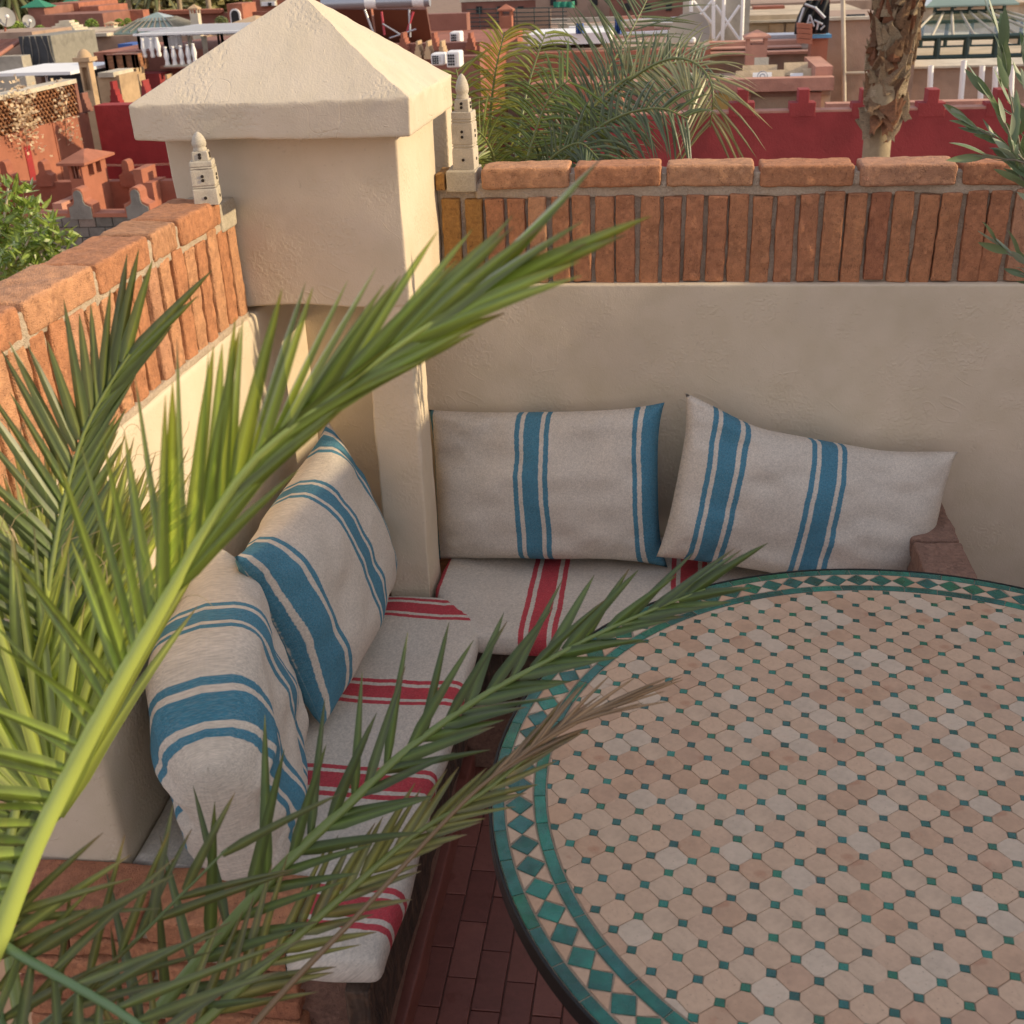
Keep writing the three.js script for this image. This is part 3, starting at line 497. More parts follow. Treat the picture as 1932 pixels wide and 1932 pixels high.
  // wrought iron stand
  for (let k = 0; k < 4; k++) { const a = k * Math.PI / 2 + 0.5, q = (rad, y) => new THREE.Vector3(rad * Math.cos(a), y, rad * Math.sin(a)); put('leg', uvBox(tube([q(0.42, 0.71), q(0.22, 0.56), q(0.12, 0.40), q(0.2, 0.2), q(0.4, 0.03), q(0.44, 0.012)], 0.011, 0.011, 24, 8)), M.iron, table); }
  put('stand_ring', uvBox(new THREE.TorusGeometry(0.13, 0.01, 8, 32).rotateX(Math.PI / 2).translate(0, 0.40, 0)), M.iron, table);
}
// ---------------------------------------------------------------- palms on the terrace
function leafMat(c, o = {}) { return mat(c, { phys: true, map: T.leafC, roughness: 0.42, transmission: 0.5, thickness: 0, vertexColors: true, ...o }); }
M.leaf = leafMat([1, 1, 1]);
M.leafDull = leafMat([1, 1, 1], { roughness: 0.6, transmission: 0.3 });
M.rachis = mat([1, 1, 1], { vertexColors: true, roughness: 0.4 });
// one folded blade from a base, along dir, opening sideways along side, with a droop towards down
function blade(base, dir, side, len, wid, droop, down, fold, col, tip, seed, segs = 6) {
  const up = dir.clone().cross(side).normalize(), pos = [], uv = [], colr = [], rr = rng(seed), tw = (rr() - 0.5) * 0.5;
  const row = (t) => {
    const c = base.clone().addScaledVector(dir, len * t).addScaledVector(down, droop * len * t * t), k = wid * 0.5 * (t < 0.12 ? lerp(0.55, 1, t / 0.12) : Math.pow(1 - (t - 0.12) / 0.88, 0.62)) + 0.0003;
    const s = side.clone().applyAxisAngle(dir, tw * t);
    const h = fold * k * (1 - 0.5 * t);
    return [-1, -0.8, 0, 0.8, 1].map((q) => c.clone().addScaledVector(s, k * q).addScaledVector(up, h * Math.abs(q)));
  };
  const rows = []; for (let i = 0; i <= segs; i++) rows.push(row(i / segs));
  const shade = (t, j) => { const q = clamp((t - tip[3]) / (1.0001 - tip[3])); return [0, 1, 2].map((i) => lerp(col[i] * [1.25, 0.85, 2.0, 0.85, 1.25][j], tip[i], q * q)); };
  for (let i = 0; i < segs; i++) for (const [a, b] of [[0, 1], [1, 2], [2, 3], [3, 4]]) {
    const q = [[i, a], [i, b], [i + 1, b], [i, a], [i + 1, b], [i + 1, a]];
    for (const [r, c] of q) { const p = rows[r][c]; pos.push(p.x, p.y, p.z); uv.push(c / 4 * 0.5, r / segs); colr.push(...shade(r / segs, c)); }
  }
  const g = new THREE.BufferGeometry(); g.setAttribute('position', new THREE.Float32BufferAttribute(pos, 3)); g.setAttribute('uv', new THREE.Float32BufferAttribute(uv, 2)); g.setAttribute('color', new THREE.Float32BufferAttribute(colr, 3)); g.computeVertexNormals();
  return g;
}
// a feather frond: points of its midrib, a pointer to its upper face, and how the leaflets stand
function frond(parent, name, pts, o) {
  const r = rng(o.seed), c = new THREE.CatmullRomCurve3(pts, false, 'centripetal'), f = put(name, paint(uvBox(tube(pts, o.r0, o.r1, 40, 8, 0.8)), () => o.rib), M.rachis, parent);
  if (o.label) f.userData.label = o.label;
  const geos = [], N = o.n;
  for (let i = 0; i < N; i++) for (const s of [-1, 1]) {
    const t = clamp(lerp(o.t0, 1, Math.pow(Math.max(0, i + (s > 0 ? 0.5 : 0) + (r() - 0.5) * 0.5) / N, 0.95)), 0, 0.995);
    const p = c.getPointAt(t), tan = c.getTangentAt(t);
    const up = o.up.clone().addScaledVector(tan, -o.up.dot(tan)).normalize(), sd = tan.clone().cross(up).normalize().multiplyScalar(s);
    if ((o.skip && r() < o.skip) || (o.bare && s > 0 && t < o.bare)) continue;
    const ang = (o.ang(t, s, i) + (r() - 0.5) * (o.jit ?? 12)) * DEG, lift = (o.lift(t, s, i) + (r() - 0.5) * (o.jit ?? 12) * 1.2) * DEG;
    const out = sd.clone().multiplyScalar(Math.cos(lift)).addScaledVector(up, Math.sin(lift));
    const dir = tan.clone().multiplyScalar(Math.cos(ang)).addScaledVector(out, Math.sin(ang)).normalize();
    const side = dir.clone().cross(up).normalize().applyAxisAngle(dir, (o.roll ?? 0) * s + (r() - 0.5) * 0.9);
    const len = o.len(t, s) * (0.85 + 0.3 * r()), v = 0.75 + 0.5 * r(), col = o.col.map((x) => x * v), dry = r() < (o.dry ?? 0.2);
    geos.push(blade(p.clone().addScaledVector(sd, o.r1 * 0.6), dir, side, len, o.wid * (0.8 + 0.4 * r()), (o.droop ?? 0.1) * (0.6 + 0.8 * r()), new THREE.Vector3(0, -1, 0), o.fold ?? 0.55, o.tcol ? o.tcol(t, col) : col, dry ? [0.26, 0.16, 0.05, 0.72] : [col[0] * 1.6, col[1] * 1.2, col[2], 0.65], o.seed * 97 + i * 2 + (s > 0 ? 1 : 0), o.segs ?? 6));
  }
  if (o.joined) { const m = put('leaflets', merge(geos), o.mat ?? M.leaf, f); m.userData.kind = 'stuff'; } else geos.forEach((g) => put('leaflet', g, o.mat ?? M.leaf, f));
  return f;
}
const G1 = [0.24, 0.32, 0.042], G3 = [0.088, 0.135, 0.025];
const palm = thing('potted_palm', 'feather palm with long green fronds arching in from the lower left foreground', 'palm');
{
  const crown = V(0.02, 0.66, -1.86);
  palm.position.copy(V(0.02, 0, -1.86));
  const loc = (p) => p.clone().sub(palm.position), at = (list) => list.map(([x, y, d]) => loc(atR(x, y, d)));
  const root = loc(crown);
  const toCam = (x, y) => ray(x, y).negate();
  put('pot', uvBox(new THREE.LatheGeometry([[0, 0.0], [0.13, 0.0], [0.16, 0.04], [0.19, 0.34], [0.205, 0.36], [0.205, 0.40], [0.19, 0.40], [0.18, 0.36], [0, 0.35]].map(([a, b]) => new THREE.Vector2(a, b)), 40)), M.brick[1], palm);
  put('stem', softBox(-0.05, 0.05, 0.34, 0.66, -0.05, 0.05, { r: 0.045, cell: 0.02, amp: 0.01, freq: 30, seed: 401 }), M.wood, palm);
  // the big near frond, sweeping up across the chimney towards the lens
  frond(palm, 'frond', [root, ...at([[-70, 1960, 1.36], [0, 1765, 1.27], [60, 1610, 1.22], [130, 1465, 1.18], [215, 1305, 1.13], [300, 1155, 1.09], [385, 1005, 1.05], [480, 870, 1.01], [600, 770, 0.97], [720, 676, 0.94], [830, 600, 0.91], [915, 545, 0.90]])], {
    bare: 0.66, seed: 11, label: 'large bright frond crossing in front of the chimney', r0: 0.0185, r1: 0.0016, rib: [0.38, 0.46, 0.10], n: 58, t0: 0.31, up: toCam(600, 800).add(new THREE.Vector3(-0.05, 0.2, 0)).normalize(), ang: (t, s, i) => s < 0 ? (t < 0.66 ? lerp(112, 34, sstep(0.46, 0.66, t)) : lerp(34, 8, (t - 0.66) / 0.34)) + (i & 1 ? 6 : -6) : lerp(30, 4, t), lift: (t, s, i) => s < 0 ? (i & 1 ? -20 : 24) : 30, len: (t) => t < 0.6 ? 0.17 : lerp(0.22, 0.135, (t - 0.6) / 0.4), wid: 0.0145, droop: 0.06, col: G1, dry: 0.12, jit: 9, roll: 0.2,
  });
  // frond rising at the left, backlit
  frond(palm, 'frond', [root, ...at([[10, 1700, 1.52], [60, 1380, 1.50], [86, 1145, 1.48], [120, 950, 1.47], [158, 818, 1.46], [206, 727, 1.45], [245, 668, 1.44]])], {
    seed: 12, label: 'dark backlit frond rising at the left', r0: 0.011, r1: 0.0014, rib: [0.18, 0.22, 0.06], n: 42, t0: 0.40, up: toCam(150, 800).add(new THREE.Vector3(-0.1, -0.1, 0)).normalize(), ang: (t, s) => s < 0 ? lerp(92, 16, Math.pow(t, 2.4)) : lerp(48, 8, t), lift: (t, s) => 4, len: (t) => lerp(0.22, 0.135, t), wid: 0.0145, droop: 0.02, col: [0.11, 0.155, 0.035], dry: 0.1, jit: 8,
  });
  // frond crossing the seat pads towards the table
  frond(palm, 'frond', [root, ...at([[200, 2040, 1.50], [316, 1886, 1.46], [364, 1826, 1.45], [447, 1728, 1.44], [560, 1608, 1.43], [654, 1521, 1.43], [752, 1428, 1.44], [833, 1366, 1.45], [924, 1305, 1.47], [1015, 1256, 1.49], [1110, 1205, 1.52], [1220, 1155, 1.55], [1330, 1112, 1.58]])], {
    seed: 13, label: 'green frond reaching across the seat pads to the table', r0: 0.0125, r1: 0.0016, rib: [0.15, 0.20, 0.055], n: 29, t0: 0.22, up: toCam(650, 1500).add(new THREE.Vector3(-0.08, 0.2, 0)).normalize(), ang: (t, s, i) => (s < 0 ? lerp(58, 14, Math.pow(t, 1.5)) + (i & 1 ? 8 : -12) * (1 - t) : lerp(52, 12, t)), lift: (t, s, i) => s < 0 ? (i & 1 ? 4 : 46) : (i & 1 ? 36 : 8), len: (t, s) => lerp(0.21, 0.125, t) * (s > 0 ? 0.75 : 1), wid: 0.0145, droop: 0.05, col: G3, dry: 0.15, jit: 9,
  });
  // lower frond with a dried tip
  frond(palm, 'frond', [root, ...at([[300, 2000, 1.42], [378, 1934, 1.42], [436, 1880, 1.42], [538, 1786, 1.43], [651, 1687, 1.44], [779, 1577, 1.45], [870, 1521, 1.46], [928, 1483, 1.465], [985, 1436, 1.47], [1030, 1405, 1.475]])], {
    seed: 14, label: 'yellowing frond with a dry brown tip over the table edge', r0: 0.010, r1: 0.0022, rib: [0.16, 0.19, 0.05], n: 24, t0: 0.24, up: toCam(750, 1600).add(new THREE.Vector3(0.1, 0.4, 0)).normalize(), ang: (t, s) => s < 0 ? lerp(50, 12, Math.pow(t, 1.1)) : lerp(52, 10, t), lift: (t, s) => s < 0 ? 30 : 14, len: (t, s) => lerp(0.15, 0.095, t) * (s > 0 ? 0.8 : 1), wid: 0.0115, droop: 0.05, col: [0.20, 0.20, 0.045], dry: 0.75, jit: 10,
    tcol: (t, c) => { const k = sstep(0.86, 1.0, t); return [lerp(c[0], 0.20, k), lerp(c[1], 0.125, k), lerp(c[2], 0.055, k)]; },
  });
  // dead frond tip: frayed straw
  frond(palm, 'frond', [root, ...at([[420, 2010, 1.40], [700, 1700, 1.42], [900, 1490, 1.45], [985, 1425, 1.46], [1060, 1372, 1.465], [1120, 1345, 1.47], [1160, 1330, 1.475]])], {
    seed: 15, label: 'dead brown frayed frond tip', r0: 0.006, r1: 0.0015, rib: [0.19, 0.12, 0.06], n: 11, t0: 0.80, up: toCam(1100, 1350), ang: (t, s) => s < 0 ? lerp(26, 8, t) : lerp(16, 4, t), lift: () => 20, len: (t) => lerp(0.07, 0.10, t), wid: 0.0055, droop: 0.05, col: [0.24, 0.155, 0.08], dry: 1, jit: 16, mat: M.leafDull,
  });
  // small fronds at the lower left corner
  frond(palm, 'frond', [root, ...at([[-40, 1740, 1.30], [0, 1778, 1.29], [109, 1843, 1.27], [218, 1905, 1.26], [330, 1985, 1.26]])], {
    seed: 16, r0: 0.008, r1: 0.004, rib: [0.13, 0.21, 0.09], n: 16, t0: 0.4, up: toCam(150, 1850), ang: () => 60, lift: () => 25, len: () => 0.17, wid: 0.011, droop: 0.05, col: [0.14, 0.17, 0.045], dry: 0.5, jit: 26,
  });
  frond(palm, 'frond', [root, ...at([[20, 2010, 1.40], [120, 1900, 1.36], [230, 1800, 1.33], [330, 1700, 1.32], [430, 1600, 1.31]])], {
    seed: 17, r0: 0.007, r1: 0.0012, rib: [0.11, 0.15, 0.05], n: 20, t0: 0.25, up: toCam(250, 1700), ang: (t, s) => lerp(70, 18, t), lift: () => 25, len: (t) => lerp(0.19, 0.13, t), wid: 0.010, droop: 0.06, col: [0.15, 0.18, 0.045], dry: 0.5, jit: 24, skip: 0.3,
  });
}
// ---------------------------------------------------------------- fan palm against the left wall
const fan = thing('fan_palm', 'bright fan palm with threadlike tips between the left wall and the feather palm', 'palm');
{
  fan.position.copy(V(-0.52, 0, -1.62));
  const loc = (p) => p.clone().sub(fan.position);
  put('stem', uvBox(tube([loc(V(-0.52, 0, -1.62)), loc(V(-0.51, 0.3, -1.61)), loc(V(-0.48, 0.55, -1.58))], 0.05, 0.035, 8, 9)), M.wood, fan);
  const leaf = (hub, a0, a1, n, R, seed, out, col) => { // hub pixel + range, blades fanned between two picture angles
    const r = rng(seed), H = loc(atR(...hub)), n0 = ray(hub[0], hub[1]).negate(), ex = new THREE.Vector3(1, 0, 0).applyEuler(camera.rotation), ey = new THREE.Vector3(0, 1, 0).applyEuler(camera.rotation);
    const f = put('fan_leaf', paint(uvBox(tube([loc(V(-0.48, 0.54, -1.58)), H.clone().lerp(loc(V(-0.48, 0.54, -1.58)), 0.5).add(new THREE.Vector3(0, 0.04, 0)), H], 0.006, 0.004, 12, 6)), () => [0.2, 0.26, 0.08]), M.rachis, fan), threads = [];
    for (let i = 0; i < n; i++) {
      const a = lerp(a0, a1, (i + (r() - 0.5) * 0.6) / (n - 1)) * DEG, dir = ex.clone().multiplyScalar(Math.cos(a)).addScaledVector(ey, Math.sin(a)).addScaledVector(n0, out + (r() - 0.5) * 0.25).normalize();
      const len = R * (0.82 + 0.3 * r()), v = 0.8 + 0.5 * r(), c = col.map((x) => x * v), side = dir.clone().cross(n0).normalize().applyAxisAngle(dir, (i & 1 ? 0.5 : -0.5) + (r() - 0.5) * 0.4);
      put('blade', blade(H.clone(), dir, side, len, 0.02, 0.05 + 0.1 * r(), new THREE.Vector3(0, -1, 0), 0.5, c, [0.40, 0.30, 0.13, 0.75], seed * 31 + i, 6), M.leaf, f);
      const e = H.clone().addScaledVector(dir, len * 0.9), q = [e]; let d = dir.clone(); for (let k = 0; k < 5; k++) { d.add(new THREE.Vector3(r() - 0.5, r() - 0.7, r() - 0.5).multiplyScalar(0.9)).normalize(); q.push(q[k].clone().addScaledVector(d, 0.007 + 0.006 * r())); }
      threads.push(uvBox(tube(q, 0.0005, 0.0003, 8, 3)));
    }
    const th = put('threads', merge(threads), M.thread, f); th.userData.kind = 'stuff';
  };
  M.thread = mat([0.30, 0.23, 0.12], { roughness: 0.9 });
  const Y1 = [0.34, 0.40, 0.075], Y2 = [0.26, 0.30, 0.07];
  leaf([150, 1330, 1.56], 52, 125, 26, 0.36, 1, 0.1, Y1);
  leaf([110, 1540, 1.50], 60, 150, 26, 0.36, 2, 0.1, Y1);
  leaf([100, 1180, 1.66], 45, 160, 26, 0.26, 3, 0.05, Y2);
  leaf([40, 1420, 1.52], 50, 175, 24, 0.34, 4, 0.1, Y1);
  leaf([200, 1080, 1.74], 38, 110, 14, 0.19, 5, 0.0, Y2);
}

// ---------------------------------------------------------------- olive tree reaching in from the right
const olive = thing('olive_tree', 'young olive tree with grey green leaves reaching in at the right edge above the wall', 'tree');
{
  olive.position.copy(V(1.78, 0, -0.05));
  const loc = (p) => p.clone().sub(olive.position), r = rng(77), at = (l) => l.map(([x, y, w]) => loc(atW(x, y, w)));
  const bark = mat([0.30, 0.26, 0.20], { map: rep(T.mortarC, 0.1), roughness: 0.9 }), green = [mat([0.15, 0.22, 0.12], { phys: true, roughness: 0.45, transmission: 0.25, thickness: 0 }), mat([0.19, 0.26, 0.12], { phys: true, roughness: 0.4, transmission: 0.25, thickness: 0 }), mat([0.30, 0.36, 0.25], { phys: true, roughness: 0.6, transmission: 0.25, thickness: 0 })];
  put('pot', uvBox(new THREE.LatheGeometry([[0, 0], [0.14, 0], [0.2, 0.36], [0.215, 0.38], [0.215, 0.42], [0.195, 0.42], [0.185, 0.36], [0, 0.35]].map(([a, b]) => new THREE.Vector2(a, b)), 32)), M.brick[2], olive);
  const fork = loc(V(1.74, 1.15, -0.02));
  put('trunk', uvBox(tube([loc(V(1.78, 0.3, -0.05)), loc(V(1.79, 0.7, -0.03)), fork], 0.022, 0.014, 10, 8)), bark, olive);
  const leafG = [0, 1, 2].map((i) => { // lance-shaped, slightly folded and bowed; base at the origin, along +y
    const pos = [], idx = [], n = 8; for (let k = 0; k <= n; k++) { const t = k / n, w = Math.pow(Math.sin(Math.PI * Math.pow(t, 0.85)), 0.8) * 0.5 + 0.01, b = (i - 1) * 0.12 * Math.sin(t * 2.2) + 0.08 * t * t; pos.push(-w * 0.2, t, b + 0.05 * w, 0, t, b, w * 0.2, t, b + 0.05 * w); } for (let k = 0; k < n; k++) for (const c of [0, 1]) { const a = k * 3 + c; idx.push(a, a + 1, a + 3, a + 1, a + 4, a + 3); }
    const g = new THREE.BufferGeometry(); g.setAttribute('position', new THREE.Float32BufferAttribute(pos, 3)); g.setIndex(idx); g.computeVertexNormals(); return uvBox(g);
  });
  const branch = (pts, n, t0, size) => {
    const q = at(pts), all = [fork, ...q], b = put('branch', uvBox(tube(all, 0.007, 0.0011, 24, 6)), bark, olive), c = new THREE.CatmullRomCurve3(q, false, 'centripetal');
    for (let i = 0; i < n; i++) for (const s of [-1, 1]) {
      const t = Math.min(1, lerp(t0, 1, (i + r() * 0.6) / n)), p = c.getPointAt(t), tan = c.getTangentAt(t), any = new THREE.Vector3(r() - 0.5, r() - 0.5, r() - 0.5).normalize(), out = tan.clone().cross(any).normalize().multiplyScalar(s);
      const dir = tan.clone().multiplyScalar(0.8 + 0.5 * t).addScaledVector(out, 0.75 * (1.15 - t)).normalize();
      const m = put('leaf', leafG[Math.floor(r() * 3)], green[r() < 0.25 ? 2 : Math.floor(r() * 2)], b), L = size * (0.75 + 0.5 * r());
      m.position.copy(p); m.quaternion.setFromUnitVectors(new THREE.Vector3(0, 1, 0), dir); m.rotateY(r() * 6.28); m.scale.setScalar(L);
    }
  };
  branch([[1990, 420, 0.02], [1935, 320, 0.02], [1915, 230, 0.0], [1900, 150, -0.02], [1890, 80, -0.03], [1886, 50, -0.03]], 14, 0.15, 0.085);
  branch([[1980, 380, 0.0], [1930, 300, -0.02], [1880, 262, -0.03], [1840, 240, -0.04], [1822, 225, -0.04]], 11, 0.2, 0.062);
  branch([[1990, 420, 0.0], [1925, 330, -0.03], [1900, 240, -0.05], [1868, 185, -0.06], [1855, 165, -0.06]], 11, 0.2, 0.07);
  branch([[1995, 420, -0.02], [1940, 310, -0.05], [1890, 300, -0.07], [1850, 296, -0.08], [1838, 304, -0.08]], 6, 0.2, 0.075);
  branch([[2000, 560, 0.0], [1950, 510, -0.03], [1905, 478, -0.05], [1872, 452, -0.06]], 6, 0.25, 0.065);
  branch([[2010, 470, 0.05], [1960, 300, 0.06], [1945, 180, 0.05], [1935, 90, 0.05]], 13, 0.1, 0.08);
  branch([[2010, 640, 0.0], [1975, 560, -0.03], [1950, 530, -0.05], [1925, 515, -0.06]], 4, 0.3, 0.06);
}
// ---------------------------------------------------------------- the neighbouring stair house that keeps the low sun off the bench (outside the frame, right)
{
  const t = thing('stair_house', 'tall cream plastered stair house standing outside the frame to the right of the terrace', 'building');
  t.position.copy(V(4.0, 0, -1.2)); t.rotation.y = -15 * DEG;
  put('wall', softBox(0, 2.6, -3, 2.465, -3.0, 2.4, { r: 0.02, cell: 0.3, amp: 0.004, freq: 3, seed: 700 }), M.plaster, t);
  put('coping', softBox(-0.03, 2.63, 2.465, 2.51, -3.03, 2.43, { r: 0.01, cell: 0.3, amp: 0.003, freq: 3, seed: 701 }), M.plaster, t);
}

// ---------------------------------------------------------------- the roofs of the town behind
const wall = (c, o = {}) => mat(c, { map: rep(T.stuccoC, o.size ?? 3.1, o.rot ?? 0), bumpMap: rep(T.stuccoB, 1.1), bumpScale: 0.012, roughness: 0.95 });
const C = {
  terra: wall([0.43, 0.16, 0.095]), terra2: wall([0.37, 0.13, 0.078], { size: 2.3 }), red: wall([0.38, 0.038, 0.038], { size: 2.6 }), red2: wall([0.34, 0.047, 0.047], { size: 4.4, rot: 1 }),
  pink: wall([0.60, 0.30, 0.21], { size: 2.7 }), brown: wall([0.44, 0.30, 0.215], { size: 4.2 }), brown2: wall([0.31, 0.135, 0.095], { size: 5 }), tan: wall([0.56, 0.39, 0.23], { size: 2.2 }), sand: wall([0.64, 0.51, 0.35], { size: 4 }),
  cream: wall([0.68, 0.60, 0.46], { size: 3 }), white: mat([0.78, 0.77, 0.74], { roughness: 0.6 }), grey: wall([0.25, 0.235, 0.205], { size: 1.7 }), dgrey: wall([0.06, 0.065, 0.07], { size: 2 }), concrete: wall([0.52, 0.47, 0.38], { size: 3.3 }), yellow: wall([0.55, 0.38, 0.11], { size: 2 }),
  wood: mat([0.42, 0.19, 0.09], { map: rep(T.woodC, 1.5), roughness: 0.8 }), steel: mat([0.45, 0.46, 0.48], { roughness: 0.4, metalness: 0.6 }), tank: mat([0.35, 0.37, 0.40], { roughness: 0.35, metalness: 0.5 }), dark: mat([0.02, 0.02, 0.02], { roughness: 0.8 }), blue: mat([0.04, 0.11, 0.35], { roughness: 0.7 }), cyan: mat([0.10, 0.30, 0.50], { roughness: 0.7 }), gteal: mat([0.03, 0.28, 0.17], { roughness: 0.6 }), greenroof: mat([0.03, 0.24, 0.13], { map: rep(T.stuccoC, 2), roughness: 0.7 }), frame: mat([0.02, 0.045, 0.04], { roughness: 0.5 }), panel: mat([0.17, 0.075, 0.05], { roughness: 0.3 }), redpipe: mat([0.45, 0.05, 0.07], { roughness: 0.5 }),
  glass: mat([0.75, 0.85, 0.80], { phys: true, roughness: 0.05, transmission: 1, thickness: 0, ior: 1.45 }), gglass: mat([0.35, 0.45, 0.38], { phys: true, roughness: 0.15, transmission: 0.35, thickness: 0 }), board: wall([0.68, 0.52, 0.33], { size: 1.3 }), tile: mat([0.33, 0.14, 0.10], { roughness: 0.8 }), cloth: mat([0.70, 0.66, 0.55], { roughness: 0.95 }),
};
const GY = -9;
// limits of an upright rectangle seen at picture place (x0,y0)-(x1,y1) that stands at depth w
function lim(x0, y0, x1, y1, w) { const a = atW(x0, y0, w), b = atW(x1, y1, w), c = atW((x0 + x1) / 2, y0, w), d = atW((x0 + x1) / 2, y1, w); return [a.x, b.x, d.y, c.y]; }
function blk(x0, y0, x1, y1, w, depth, base) { const [u0, u1, b, t] = lim(x0, y0, x1, y1, w); return box(u0, u1, base ?? b, t, w, w + depth); }
function merlon(x0, y0, x1, y1, w, depth, steps = [[0, 0], [0, 0.45], [0.28, 0.45], [0.28, 1], [0.72, 1], [0.72, 0.45], [1, 0.45], [1, 0]], bevel = 0) { // stepped battlement
  const [u0, u1, b, t] = lim(x0, y0, x1, y1, w), s = poly(steps.map(([a, h]) => [lerp(u0, u1, a), lerp(b - 0.05, t, h)]));
  const g = new THREE.ExtrudeGeometry(s, { depth, bevelEnabled: bevel > 0, bevelSize: bevel, bevelThickness: bevel, bevelSegments: 2 }); g.translate(0, 0, -w - depth); return uvBox(g);
}
const ROUND = (() => { const p = [[0, 0], [0, 0.42], [0.10, 0.45], [0.25, 0.52], [0.30, 0.62], [0.30, 0.86], [0.36, 0.96], [0.46, 1], [0.54, 1], [0.64, 0.96], [0.70, 0.86], [0.70, 0.62], [0.75, 0.52], [0.9, 0.45], [1, 0.42], [1, 0]]; return p; })();
const SAW = [[0, 0], [0, 0.22], [0.12, 0.22], [0.12, 0.46], [0.24, 0.46], [0.24, 0.68], [0.36, 0.68], [0.36, 1], [0.64, 1], [0.64, 0.68], [0.76, 0.68], [0.76, 0.46], [0.88, 0.46], [0.88, 0.22], [1, 0.22], [1, 0]];
function hip(u0, u1, w0, w1, y0, y1, over = 0, cut = 0) { // low four-sided roof
  const c = [(u0 + u1) / 2, (w0 + w1) / 2], q = (k, y, o) => [[u0 - o, w0 - o], [u1 + o, w0 - o], [u1 + o, w1 + o], [u0 - o, w1 + o]].map(([u, w]) => V(lerp(c[0], u, k), y, lerp(c[1], w, k)));
  const g = loft([q(1, y0 - 0.04, over), q(1, y0, over), q(Math.max(cut, 0.01), y1, over)]); return flat(g);
}
function flat(g) { g.deleteAttribute('normal'); g.computeVertexNormals(); return g; }
function roofChimney(label, x0, y0, x1, y1, w, m, roofM, open = true) { // square chimney: shaft, open lantern, little roof
  const [u0, u1, b, t] = lim(x0, y0, x1, y1, w), h = t - b, d = u1 - u0, k = thing('roof_chimney', label, 'chimney'), p = 0.16 * d;
  k.position.copy(V(u0, b, w));
  const B = (a0, a1, c0, c1, e0, e1) => box(a0, a1, c0, c1, e0, e1);
  put('shaft', B(0, d, -1.5, h * 0.58, 0, d), m, k);
  for (const [a, e] of [[0, 0], [d - p, 0], [0, d - p], [d - p, d - p]]) put('corner_post', B(a, a + p, h * 0.58, h * 0.80, e, e + p), m, k);
  put('roof', hip(0, d, 0, d, h * 0.82, h, d * 0.14), roofM, k);
  return k;
}

